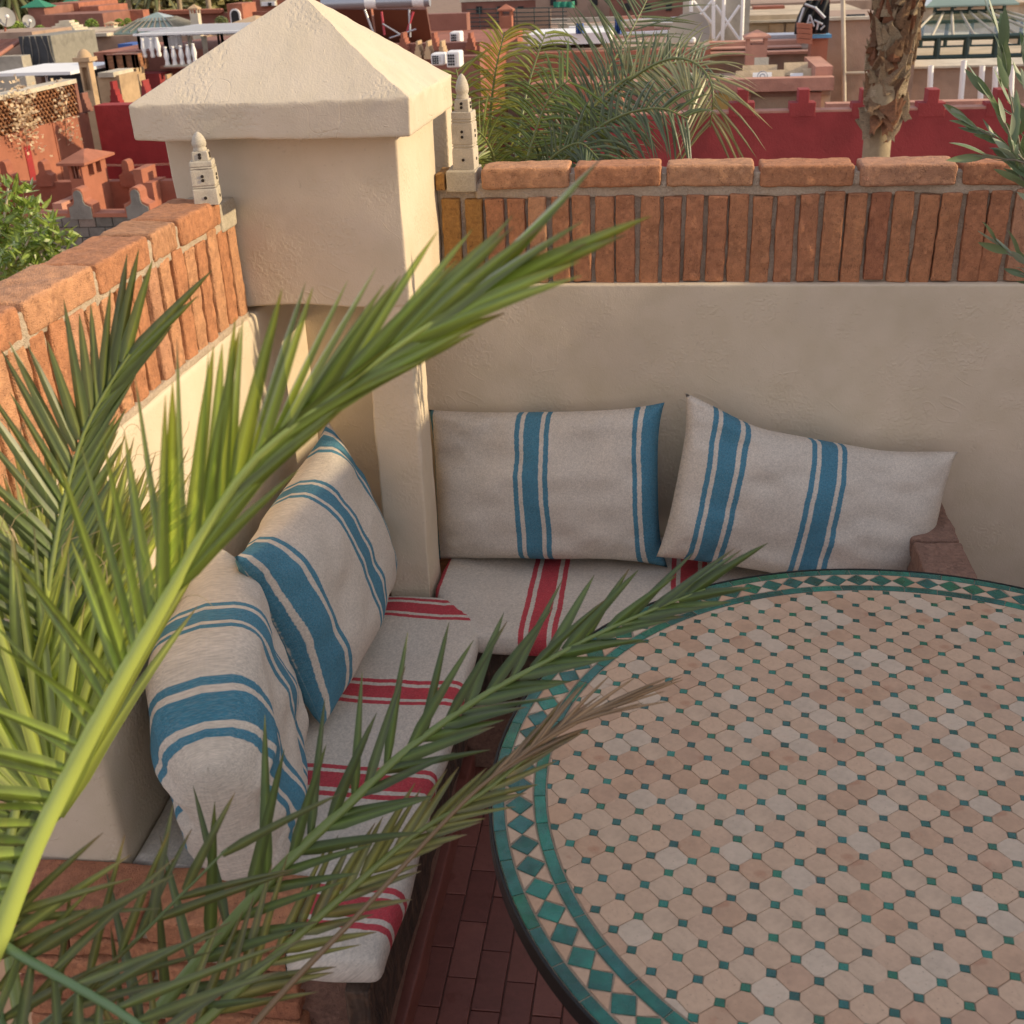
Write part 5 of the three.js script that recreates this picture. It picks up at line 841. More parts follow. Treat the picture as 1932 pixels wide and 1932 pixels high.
// ---- right: solar heater, roofs and terraces behind the palms
{
  const s = thing('solar_water_heater', 'rooftop solar water heater with long grey tank above brown panels', 'water heater'), w = 21;
  const [a, b, lo, hi] = lim(606, -8, 812, 16, w), R = (hi - lo) / 2;
  put('tank', uvBox(new THREE.CylinderGeometry(R, R, b - a, 20).rotateZ(Math.PI / 2).translate((a + b) / 2, (lo + hi) / 2, -w)), C.tank, s);
  for (const x of [700, 790]) put('tank_strap', uvBox((() => { const q = atW(x, 5, w); return new THREE.CylinderGeometry(R * 1.05, R * 1.05, 0.22, 20).rotateZ(Math.PI / 2).translate(q.x, (lo + hi) / 2, -w); })()), C.white, s);
  const Pn = (x0, x1) => { const A = atW(x0, 18, w + 0.1), B = atW(x1, 18, w + 0.1), Cc = atW(x1 + 12, 84, w + 1.2), D = atW(x0 + 8, 84, w + 1.2), g = loft([[A, B, Cc, D], [A, B, Cc, D].map((q) => q.clone().add(new THREE.Vector3(0, 0.05, -0.07)))]); return flat(g); };
  put('panel', Pn(630, 698), C.panel, s); put('panel', Pn(704, 804), C.panel, s);
  for (const [x0, y0, x1, y1] of [[688, 18, 712, 82], [772, 18, 774, 70], [720, 22, 726, 66], [780, 22, 765, 70]]) put('leg', uvBox(bar(atW(x0, y0, w - 0.1), atW(x1, y1, w - 0.1), 0.025)), x0 === 720 || x0 === 780 ? C.redpipe : C.steel, s);
  for (const [x0, y0, x1, y1] of [[722, 45, 760, 68], [735, 72, 785, 55]]) put('brace', uvBox(bar(atW(x0, y0, w - 0.15), atW(x1, y1, w - 0.15), 0.018)), C.steel, s);
  const h = thing('battlement_house', 'brown roof parapet with stepped battlements below the solar water heater', 'house');
  put('wall', (() => { const [p, q, , t] = lim(590, 84, 905, 84, 20); return box(p, q, GY, t, 20, 20.4); })(), C.brown2, h);
  put('roof_deck', (() => { const [p, q, , t] = lim(590, 100, 905, 100, 20.4); return box(p, q, GY, t, 20.4, 27); })(), C.terra2, h);
  put('rear_wall', (() => { const [p, q, , t] = lim(560, 30, 880, 30, 27); return box(p, q, GY, t, 27, 27.5); })(), C.brown2, h);
  for (const x of [759, 817, 886]) put('battlement', merlon(x - 10, 62, x + 10, 90, 19.8, 0.35, SAW), C.terra2, h);
  for (const x of [787, 806, 832]) put('battlement', merlon(x - 8, 78, x + 8, 106, 18.4, 0.35, SAW), C.tan, h);
  put('lower_wall', (() => { const [p, q, , t] = lim(700, 108, 905, 108, 18.6); return box(p, q, GY, t, 18.6, 18.9); })(), C.brown2, h);
  const acu = (x0, y0, x1, y1, ww, lab) => { const t = thing('air_conditioner', lab, 'air conditioner', 'white roof air conditioners'), [p, q, l, hh] = lim(x0, y0, x1, y1, ww), dd = q - p; put('case', softBox(p, q, l, hh, ww, ww + 0.35, { r: 0.03, cell: 0.2, amp: 0 }), C.white, t); for (let i = 0; i < 3; i++) for (let j = 0; j < 4; j++) put('grille_slot', box(p + dd * (0.12 + 0.17 * i), p + dd * (0.25 + 0.17 * i), lerp(l, hh, 0.15 + 0.18 * j), lerp(l, hh, 0.28 + 0.18 * j), ww - 0.012, ww + 0.02), C.dark, t); put('side_panel', box(q - dd * 0.3, q - dd * 0.27, l + 0.05, hh - 0.05, ww - 0.006, ww + 0.01), C.concrete, t); };
  acu(812, 101, 838, 124, 17.2, 'white air conditioner left of its twin, below the brown battlements'); acu(841, 97, 869, 128, 17.0, 'white air conditioner nearest the palm, right one of the lower pair'); acu(848, 60, 870, 87, 20.8, 'white air conditioner standing higher, beside the solar panels');
  roofChimney('orange roof chimney with pyramid lid rising behind the yellow palm frond', 941, 8, 966, 62, 30, C.terra, C.terra);
  // fence and planks
  const f = thing('wire_fence', 'grey rooftop wire fence with dark posts behind the palm', 'fence'), wf = 31, wires = [];
  for (const x of [905, 938, 975, 1008, 1036, 1062]) put('post', blk(x - 1.2, 14, x + 1.2, 66, wf, 0.08), C.frame, f);
  for (let k = 0; k < 6; k++) wires.push(tube([atW(880, 18 + k * 8, wf), atW(1070, 14 + k * 8, wf)], 0.012, 0.012, 2, 4)); put('wires', uvBox(merge(wires)), C.frame, f).userData.kind = 'stuff';
  put('screen', (() => { const [p, q, l, t] = lim(970, 16, 1040, 64, wf + 0.3); return box(p, q, l, t, wf + 0.3, wf + 0.36); })(), C.brown, f);
  const g = thing('planked_roof', 'flat roof stacked with long white planks and boards behind the palm', 'roof'), r = rng(1201);
  put('roof', (() => { const [p, q, , t] = lim(880, 92, 1340, 92, 24); return box(p, q, GY, t, 24, 34); })(), C.brown, g);
  put('parapet', (() => { const [p, q, l, t] = lim(1000, 96, 1340, 112, 23.6); return box(p, q, l - 3, t, 23.6, 24); })(), C.terra, g);
  for (let i = 0; i < 22; i++) { const x = 985 + r() * 250, y = 42 + r() * 46, len = 60 + r() * 120, ww = 24.5 + (90 - y) * 0.18; put('plank', (() => { const A = atW(x, y, ww), b2 = box(0, len / 2162 * ww, 0, 0.06 + r() * 0.07, 0, 0.25); b2.rotateZ((r() - 0.5) * 0.06); b2.rotateY((r() - 0.5) * 0.3); b2.translate(A.x, A.y, A.z); return b2; })(), [C.white, C.cream, C.concrete, C.pink, C.steel][Math.floor(r() * 5)], g); }
  put('slab', (() => { const A = atW(996, 86, 24.2), B = atW(1150, 68, 24.2); return box(A.x, B.x, A.y, A.y + 0.22, 24.2, 26); })(), C.white, g);
  const sheet = (lab, x0, y0, x1, y1, ww, m) => { const [p, q, l, t] = lim(x0, y0, x1, y1, ww), n = 12, s2 = []; for (let i = 0; i <= n; i++) s2.push([lerp(p, q, i / n), 0.03 * Math.sin(i * 1.7)]); solo('hanging_cloth', loft([t, lerp(t, l, 0.5), l].map((y, j) => [...s2.map(([u, z]) => V(u, y, ww + z * (1 + j))), ...s2.slice().reverse().map(([u, z]) => V(u, y, ww + 0.02 + z * (1 + j)))]), false), m, lab, 'cloth'); };
  sheet('short blue cloth hanging over white planks behind the palm', 1086, 44, 1101, 64, 24, C.blue); sheet('narrow bright blue cloth hanging right of the other blue cloth', 1160, 34, 1172, 64, 24, C.blue); sheet('green tarpaulin on the far roofs above the palm', 1044, 3, 1084, 15, 38, C.gteal);
  for (const [x0, x1, y, w2, m, lab] of [[870, 1010, 2, 44, C.brown2, 'far brown flat roofed house above the yellow palm frond'], [1010, 1150, -14, 40, C.brown, 'far grey brown flat roofed house above the white planks'], [1150, 1290, -4, 36, C.brown2, 'far dark house wall left of the concrete tank'], [560, 680, -6, 46, C.terra, 'far orange house directly behind the pyramid cap']]) { const hh = thing('flat_house', lab, 'house'); put('wall', (() => { const [p, q, , t] = lim(x0, y, x1, y, w2); return box(p, q, GY, t, w2, w2 + 5); })(), m, hh); put('parapet', (() => { const [p, q, , t] = lim(x0, y, x1, y, w2); return box(p - 0.05, q + 0.05, t, t + 0.12, w2 - 0.05, w2 + 0.25); })(), C.cream, hh); for (let k = 0; k < 3; k++) put('window', blk(lerp(x0, x1, 0.2 + 0.28 * k), y + 10, lerp(x0, x1, 0.28 + 0.28 * k), y + 24, w2 - 0.06, 0.1), C.dark, hh); }
}
// ---- right: concrete water tank, terrace house with pink parapet, brown walls
{
  const t = thing('concrete_tank', 'tall grey beige water tank behind white crossed steel legs', 'tank'), w = 27;
  put('body', blk(1290, -12, 1412, 78, w + 0.6, 3), C.concrete, t);
  for (const x of [1304, 1346, 1366, 1402]) put('leg', uvBox(bar(atW(x, -5, w), atW(x - (x < 1350 ? 0 : 3), 78, w), 0.045)), C.white, t);
  for (const [x0, y0, x1, y1] of [[1306, 0, 1345, 46], [1345, 0, 1306, 46], [1350, 76, 1396, 10], [1396, 76, 1350, 10]]) put('brace', uvBox(bar(atW(x0, y0, w + 0.02), atW(x1, y1, w + 0.05), 0.035)), C.white, t);
  const h = thing('terrace_house', 'house with pink roof parapet and yellow niche behind the crenellated red wall', 'house'), w2 = 21;
  put('parapet', (() => { const [p, q, l, tt] = lim(1036, 152, 1572, 176, w2); return box(p, q, l, tt, w2, w2 + 0.35); })(), C.pink, h);
  put('parapet', (() => { const [p, q, l, tt] = lim(1546, 132, 1572, 176, w2); return box(q - 0.32, q, l, tt + 0.03, w2 + 0.35, w2 + 2.6); })(), C.pink, h);
  put('roof_deck', (() => { const [p, q, , tt] = lim(1036, 158, 1572, 158, w2); return box(p, q, tt - 0.3, tt - 0.1, w2 + 0.3, w2 + 3); })(), C.brown, h);
  put('wall', (() => { const [p, q, l] = lim(1036, 152, 1345, 176, w2); return box(p, q, GY, l, w2 + 0.02, w2 + 1); })(), C.pink, h);
  put('yellow_wall', (() => { const [p, q, l] = lim(1345, 152, 1400, 176, w2); return box(p, q, GY, l, w2 + 0.05, w2 + 1); })(), C.yellow, h);
  put('rear_wall', (() => { const [p, q, l] = lim(1395, 152, 1572, 176, w2); return box(p, q, GY, l, w2 + 0.35, w2 + 1.5); })(), C.sand, h);
  for (const [x0, x1, m] of [[1398, 1405, C.dark], [1406, 1418, C.pink], [1530, 1552, C.pink]]) put('pier', (() => { const [p, q, l] = lim(x0, 152, x1, 176, w2); return box(p, q, GY, l, w2 + 0.15, w2 + 1); })(), m, h);
  // things on its roof
  const bd = (x0, y0, x1, y1, ww, m, tilt, nm, lab) => { const [p, q, l, tt] = lim(x0, y0, x1, y1, ww), g = box(-(q - p) / 2, (q - p) / 2, 0, tt - l, 0, 0.05); g.scale(1, 1 / Math.cos(tilt), 1); g.rotateX(tilt * 1.6); g.translate((p + q) / 2, l, -ww); solo(nm, g, m, lab, 'board'); };
  bd(1389, 132, 1480, 152, w2 + 0.7, C.board, -0.3, 'leaning_board', 'wide tan board leaning low behind the pink parapet'); bd(1402, 122, 1466, 140, w2 + 1.3, C.board, -0.3, 'leaning_board', 'tan board standing behind the wide one, below the pink chimney'); bd(1481, 116, 1524, 142, w2 + 1.2, C.board, -0.35, 'leaning_board', 'tan board leaning at the right near the brick pillar'); bd(1424, 108, 1450, 124, w2 + 1.7, C.concrete, -0.2, 'leaning_board', 'small grey slab topmost behind the tan boards'); bd(1516, 126, 1550, 143, w2 + 1.0, C.board, -0.5, 'leaning_board', 'tan board lying lowest at the right parapet corner');
  bd(1421, 136, 1456, 152, w2 + 0.55, C.white, -0.3, 'patterned_tile', 'grey and white patterned tile leaning in front of the tan boards'); bd(1492, 137, 1515, 149, w2 + 0.6, C.white, -0.4, 'white_box', 'small white box with pale rim right of the patterned tile');
  { const c = atW(1438.5, 144, w2 + 0.52), m = solo('tile_ornament', (() => { const g = []; for (const k of [0, 1]) { const q = new THREE.TorusGeometry(0.045 + 0.05 * k, 0.010, 5, 14); q.translate(c.x, c.y, c.z + 0.02); g.push(q); } return uvBox(merge(g)); })(), C.tank, 'round grey ornament on the patterned tile', 'ornament'); void m; }
  { const rr = rng(77), junk = thing('scrap_heap', 'dark heap of scrap and sticks on the roof left of the tan boards', 'scrap heap'); for (let i = 0; i < 12; i++) { const A = atW(1310 + rr() * 75, 142 + rr() * 10, w2 + 0.7 + rr()), B = A.clone().add(new THREE.Vector3((rr() - 0.3) * 0.9, (rr() - 0.5) * 0.2, (rr() - 0.5) * 0.6)); put('stick', uvBox(bar(A, B, 0.02 + rr() * 0.03, 5)), [C.dark, C.concrete, C.wood][Math.floor(rr() * 3)], junk); } }
  roofChimney('pink roof chimney with pyramid lid and square openings behind the tan boards', 1410, 57, 1446, 122, 23.5, C.pink, C.pink);
  // roof ledges behind
  const l = thing('ledge_house', 'long low roof with two orange ledges behind the pink chimney', 'house');
  for (const [x0, y0, x1, y1, ww] of [[1325, 78, 1512, 88, 26], [1318, 90, 1512, 97, 25.2], [1310, 99, 1530, 104, 24.6]]) put('ledge', blk(x0, y0, x1, y1, ww, 0.5), C.pink, l);
  put('wall', (() => { const [p, q, , tt] = lim(1300, 103, 1560, 103, 24.7); return box(p, q, GY, tt, 24.7, 25.1); })(), C.brown, l);
  put('roof_deck', (() => { const [p, q, , tt] = lim(1300, 92, 1600, 92, 25.2); return box(p, q, GY, tt, 25.2, 30); })(), C.brown, l);
  put('tarpaulin', blk(1440, 66, 1512, 76, 26.6, 0.8), C.steel, l);
  put('rear_wall', (() => { const [p, q, , tt] = lim(1412, 26, 1640, 26, 31); return box(p, q, GY, tt, 31, 36); })(), C.sand, l); put('coping', blk(1412, 38, 1520, 42, 30.8, 0.4), C.cream, l); put('rear_wall', (() => { const [p, q, , tt] = lim(1380, 4, 1660, 4, 38); return box(p, q, GY, tt, 38, 42); })(), C.brown, l);
  for (const [x0, x1] of [[1452, 1478], [1484, 1506]]) put('opening', blk(x0, 44, x1, 66, 30.9, 0.2), C.tan, l);
  put('trough', blk(1422, 12, 1480, 24, 34, 0.8), C.terra2, l);
  const bp = thing('brick_pillar', 'orange brick pillar with blue top ledge left of the brown wall', 'pillar');
  put('pillar', blk(1532, 68, 1558, 134, 23.8, 0.6, GY), C.terra, bp); put('ledge', blk(1528, 66, 1569, 72, 23.7, 0.8), C.cyan, bp);
  const hb = thing('hollow_brick_stack', 'stack of hollow orange bricks below the black banner', 'bricks'); for (let j = 0; j < 4; j++) for (let i = 0; i < 4; i++) put('brick', blk(1505 + i * 7, 44 + j * 9.6 + i * 0.6, 1511.4 + i * 7, 52.6 + j * 9.6 + i * 0.6, 23.4, 0.3), C.terra, hb);
  // black banner with pale letters, draped over the pillar
  { const ww = 23.9, [p, q, lo, hi] = lim(1500, 0, 1560, 62, ww), n = 16, rows = [1, 0.75, 0.5, 0.25, 0].map((k, j) => { const a = [], b = []; for (let i = 0; i <= n; i++) { const f = i / n, z = 0.06 * Math.sin(i * 1.3 + j) - 0.25 * Math.pow(Math.abs(f - 0.6), 1.5) * (1 - k); const u = lerp(p, q, f) + (1 - f) * 0.18 * Math.pow(k, 2) * 1.2; a.push(V(u, lerp(lo, hi, k), ww - 0.15 + z)); b.push(V(u, lerp(lo, hi, k), ww - 0.12 + z)); } return [...a, ...b.reverse()]; });
    const bn = thing('black_banner', 'black banner with white lettering draped over a roof post', 'banner'); put('cloth', loft(rows), C.dark, bn);
    const st = (x0, y0, x1, y1, r) => { put('letter_stroke', uvBox(bar(atW(x0, y0, ww - 0.28), atW(x1, y1, ww - 0.28), r, 5)), C.steel, bn); };
    st(1508, 42, 1517, 14, 0.028); st(1521, 52, 1528, 28, 0.024); st(1528, 28, 1536, 50, 0.024); st(1524, 43, 1533, 42, 0.018); st(1536, 38, 1552, 46, 0.026); st(1544, 42, 1541, 56, 0.026); st(1537, 14, 1556, 34, 0.035); st(1518, 8, 1540, 16, 0.028); st(1548, 56, 1556, 48, 0.022);
    put('red_cap', blk(1538, -2, 1566, 8, ww - 0.1, 0.3), C.pink, bn); put('post', blk(1534, 46, 1558, 66, ww + 0.05, 0.3), C.terra, bn); }
  const bw = thing('brown_house', 'plain brown rendered house wall with white downpipe, left of the palm trunk', 'house');
  put('wall', (() => { const [p, q, , tt] = lim(1556, 36, 1735, 36, 25); return box(p, q, GY, tt, 25, 29); })(), C.brown, bw); put('coping', blk(1556, 31, 1730, 36.5, 24.9, 0.3), C.cream, bw);
  put('downpipe', uvBox(tube([atW(1590, -6, 24.8), atW(1592, 100, 24.8), atW(1593, 214, 24.8)], 0.05, 0.05, 8, 6)), C.cream, bw); put('pipe', uvBox(bar(atW(1594, 138, 24.8), atW(1640, 137, 24.8), 0.035)), C.cream, bw); put('mesh_screen', blk(1598, 27, 1632, 33, 26, 0.1), C.dgrey, bw);
  const b2 = thing('low_brown_house', 'low brown rendered wall with pale coping below the glasshouse', 'house');
  put('wall', (() => { const [p, q, , tt] = lim(1690, 125, 2030, 125, 25.6); return box(p, q, GY, tt, 25.6, 27); })(), C.brown, b2); put('coping', blk(1690, 122.5, 2030, 126.5, 25.5, 1.6), C.cream, b2);
  for (const [x, top, foot, xt] of [[1754, 124, 212, 5], [1814, 114, 212, 10], [1851, 124, 190, 5], [1877, 126, 188, 3], [1908, 124, 180, 3]]) solo('white_pole', uvBox(bar(atW(x + xt / 2, top, 22.5), atW(x - xt / 2, foot + 14, 22.5), 0.055, 8)), C.white, { 1754: 'white pole nearest the palm trunk, in front of the low brown wall', 1814: 'tallest white pole, leaning, in front of the low brown wall', 1851: 'white pole right of the tallest leaning one', 1877: 'white pole at the left edge of the olive leaves', 1908: 'white pole behind the olive leaves' }[x], 'pole', 'white poles by the brown wall');
  const pk = thing('pink_parapet', 'low pink roof parapet just behind the crenellated red wall', 'wall'); put('wall', (() => { const [p, q, , tt] = lim(1560, 193, 1870, 193, 20); return box(p, q, GY, tt, 20, 20.3); })(), C.pink, pk); put('return', (() => { const q = atW(1872, 196, 20); return box(q.x - 0.3, q.x, GY, q.y, 18.5, 20); })(), C.pink, pk);
  // crenellated red wall
  const cw = thing('crenellated_wall', 'long dark red wall with stepped battlements behind the brick parapet', 'wall'), w8 = 16.5, [p8, q8, , t8] = lim(1000, 212, 2060, 212, w8);
  put('wall', box(p8, q8, GY, t8, w8, w8 + 0.3), C.red2, cw);
  for (const x of [1400, 1515, 1634, 1759, 1889, 2010]) put('battlement', merlon(x - 22, 170, x + 22, 213, w8, 0.3, [[0, 0], [0, 0.5], [0.33, 0.5], [0.33, 1], [0.72, 1], [0.72, 0.5], [1, 0.5], [1, 0]], 0.008), C.red2, cw);
  put('coping', box(p8, q8, t8 - 0.004, t8 + 0.03, w8 + 0.01, w8 + 0.31), C.pink, cw);
  put('pink_wing', (() => { const [p, q, , tt] = lim(1000, 158, 1172, 158, w8 + 1); return box(p, q, GY, tt, w8 + 1, w8 + 2.2); })(), C.terra, cw);
  // glasshouse
  const gh = thing('glasshouse', 'dark green framed glasshouse with sloping glass roof and lantern, upper right', 'glasshouse'), w9 = 30;
  const [a9, b9, l9, e9] = lim(1716, 68, 2040, 124, w9), D9 = 6, cy = (y) => atW(1850, y, w9 + 2).y;
  put('floor', box(a9 - 1, b9, GY, l9, w9 - 0.3, w9 + D9 + 6), C.sand, gh);
  const fr = (x0, y0, z0, x1, y1, z1, r = 0.06) => put('frame_bar', uvBox(bar(V(x0, y0, z0), V(x1, y1, z1), r, 4)), C.frame, gh);
  for (let k = 0; k <= 6; k++) { const u = lerp(a9, b9, k / 6); fr(u, l9, w9, u, e9, w9, 0.085); fr(u, l9, w9 + D9, u, e9, w9 + D9, 0.06); }
  for (const y of [l9, lerp(l9, e9, 0.33), e9]) { fr(a9, y, w9, b9, y, w9, 0.06); fr(a9, y, w9 + D9, b9, y, w9 + D9, 0.05); }
  const lu0 = atW(1764, 20, w9 + 2.2).x, lu1 = atW(1894, 20, w9 + 2.2).x, ly0 = cy(22), ly1 = cy(8);
  for (let k = 0; k <= 8; k++) { const u = lerp(a9, b9, k / 8), u2 = lerp(lu0, lu1, k / 8); put('rafter', uvBox(bar(V(u, e9, w9), V(u2, ly0, w9 + 2.2), 0.04, 4)), C.concrete, gh); put('pane', flat(loft([[V(u, e9, w9), V(lerp(a9, b9, Math.min(1, (k + 1) / 8)), e9, w9)], [V(u2, ly0, w9 + 2.2), V(lerp(lu0, lu1, Math.min(1, (k + 1) / 8)), ly0, w9 + 2.2)]], false)), C.glass, gh); }
  for (let k = 0; k <= 4; k++) { const u = lerp(lu0, lu1, k / 4); fr(u, ly0, w9 + 2.2, u, ly1, w9 + 2.2, 0.05); fr(u, ly0, w9 + 4, u, ly1, w9 + 4, 0.05); }
  fr(lu0, ly0, w9 + 2.2, lu1, ly0, w9 + 2.2, 0.05); fr(lu0, ly1, w9 + 2.2, lu1, ly1, w9 + 2.2, 0.06);
  put('lantern_roof', hip(lu0, lu1, w9 + 2.2, w9 + 4, ly1, ly1 + 0.7, 0.3, 0.2), C.gglass, gh);
  const wl = thing('sand_house', 'pale sand coloured house behind the glasshouse', 'house'); put('wall', (() => { const [p, q, , tt] = lim(1700, 10, 2060, 10, 46); return box(p, q, GY, tt, 46, 52); })(), C.sand, wl); put('parapet', blk(1700, 6, 2060, 11, 45.9, 0.4), C.tan, wl);
}
// ---------------------------------------------------------------- palms and trees beyond the walls
function leafCloud(r, n, size, shape, colors) { // loose leaf-sized faces through a crown's volume
  const list = [];
  for (let i = 0; i < n; i++) { const g = new THREE.PlaneGeometry(size * (0.6 + 0.8 * r()), size * (0.3 + 0.4 * r()), 1, 1), p = shape(r); g.rotateX(r() * 6.28); g.rotateY(r() * 6.28); g.translate(p.x, p.y, p.z); const c = colors[Math.floor(r() * colors.length)], v = 0.8 + 0.4 * r(); list.push(paint(g, () => [c[0] * v, c[1] * v, c[2] * v])); }
  return merge(list);
}
M.foliage = mat([1, 1, 1], { phys: true, vertexColors: true, roughness: 0.6, transmission: 0.3, thickness: 0 });
// feather palm right behind the brick wall
{
  const t = thing('garden_palm', 'garden palm with yellow upright frond and dark drooping fronds behind the back wall', 'palm');
  const base = atW(985, 420, 3.6); base.y = -3; t.position.copy(base);
  const loc = (p) => p.clone().sub(t.position), toCam = (x, y) => ray(x, y).negate();
  const heart = loc(atW(1000, 400, 3.6));
  put('stem', uvBox(tube([new THREE.Vector3(0, 0, 0), heart.clone().lerp(new THREE.Vector3(), 0.5), heart], 0.09, 0.06, 8, 9)), M.wood, t);
  const F = (pts, o) => frond(t, 'frond', [heart, ...pts.map(([x, y, w]) => loc(atW(x, y, w)))], { r0: 0.016, r1: 0.003, rib: [0.14, 0.16, 0.05], t0: 0.18, wid: 0.017, fold: 0.5, jit: 16, segs: 4, joined: true, up: toCam(1000, 200).add(new THREE.Vector3(0, 0.6, 0)).normalize(), lift: () => 8, ...o });
  const Yl = [0.38, 0.38, 0.06], Gd = [0.095, 0.13, 0.045], Gy = [0.34, 0.33, 0.14];
  F([[930, 330, 3.5], [925, 230, 3.45], [936, 130, 3.4], [952, 60, 3.4]], { seed: 31, n: 40, ang: (q, s) => lerp(72, 40, q), len: (q) => lerp(0.36, 0.18, q), col: Yl, droop: 0.35, dry: 0.4 });
  F([[900, 330, 3.4], [880, 240, 3.3], [870, 170, 3.3], [860, 130, 3.3]], { seed: 32, n: 30, ang: (q) => 60, len: (q) => 0.25, col: [0.24, 0.25, 0.05], droop: 0.45 });
  F([[975, 300, 3.9], [985, 220, 4.0], [1000, 150, 4.1], [1030, 60, 4.2]], { seed: 33, n: 36, ang: () => 60, len: (q) => lerp(0.34, 0.2, q), col: [0.24, 0.26, 0.05], droop: 0.4 });
  F([[1060, 290, 3.6], [1110, 210, 3.6], [1180, 150, 3.7], [1260, 120, 3.8], [1330, 118, 3.9]], { seed: 34, n: 46, ang: (q, s) => 66, len: (q) => lerp(0.46, 0.24, q), col: Gd, droop: 0.25, dry: 0.1 });
  F([[1050, 320, 3.3], [1110, 255, 3.2], [1180, 215, 3.15], [1250, 205, 3.1], [1300, 225, 3.1]], { seed: 35, n: 40, ang: () => 60, len: (q) => lerp(0.36, 0.2, q), col: Gd, droop: 0.4, dry: 0.1 });
  F([[1070, 270, 4.2], [1130, 160, 4.4], [1190, 60, 4.6], [1230, -20, 4.8]], { seed: 36, n: 44, ang: () => 58, len: (q) => lerp(0.55, 0.4, q), col: [0.13, 0.16, 0.06], droop: 0.15, dry: 0.15 });
  F([[1090, 260, 3.9], [1190, 150, 3.7], [1270, 110, 3.6], [1320, 125, 3.5], [1345, 170, 3.4], [1340, 240, 3.4]], { seed: 37, n: 52, ang: (q) => lerp(66, 44, q), len: (q) => lerp(0.36, 0.26, q), col: Gy, droop: 0.3, dry: 0.3 });
  F([[1020, 330, 3.2], [1050, 290, 3.1], [1095, 270, 3.05], [1130, 300, 3.0]], { seed: 38, n: 30, ang: () => 55, len: () => 0.28, col: Gd, droop: 0.5 });
  F([[945, 350, 3.2], [930, 290, 3.1], [905, 250, 3.0], [880, 240, 2.95]], { seed: 39, n: 30, ang: () => 55, len: () => 0.3, col: [0.18, 0.22, 0.045], droop: 0.5 });
  F([[990, 330, 3.3], [1010, 250, 3.3], [1040, 180, 3.3], [1075, 150, 3.3]], { seed: 40, n: 34, ang: () => 60, len: () => 0.34, col: [0.16, 0.22, 0.04], droop: 0.5 });
  const r = rng(3), cl = leafCloud(r, 700, 0.16, () => { const a = r() * 6.28, q = Math.sqrt(r()); return heart.clone().add(new THREE.Vector3(Math.cos(a) * q * 0.42, -0.55 + r() * 0.75, Math.sin(a) * q * 0.35)); }, [[0.05, 0.085, 0.025], [0.09, 0.13, 0.03], [0.03, 0.05, 0.02]]);
  put('undergrowth', uvBox(cl), M.foliage, t).userData.kind = 'stuff';
}
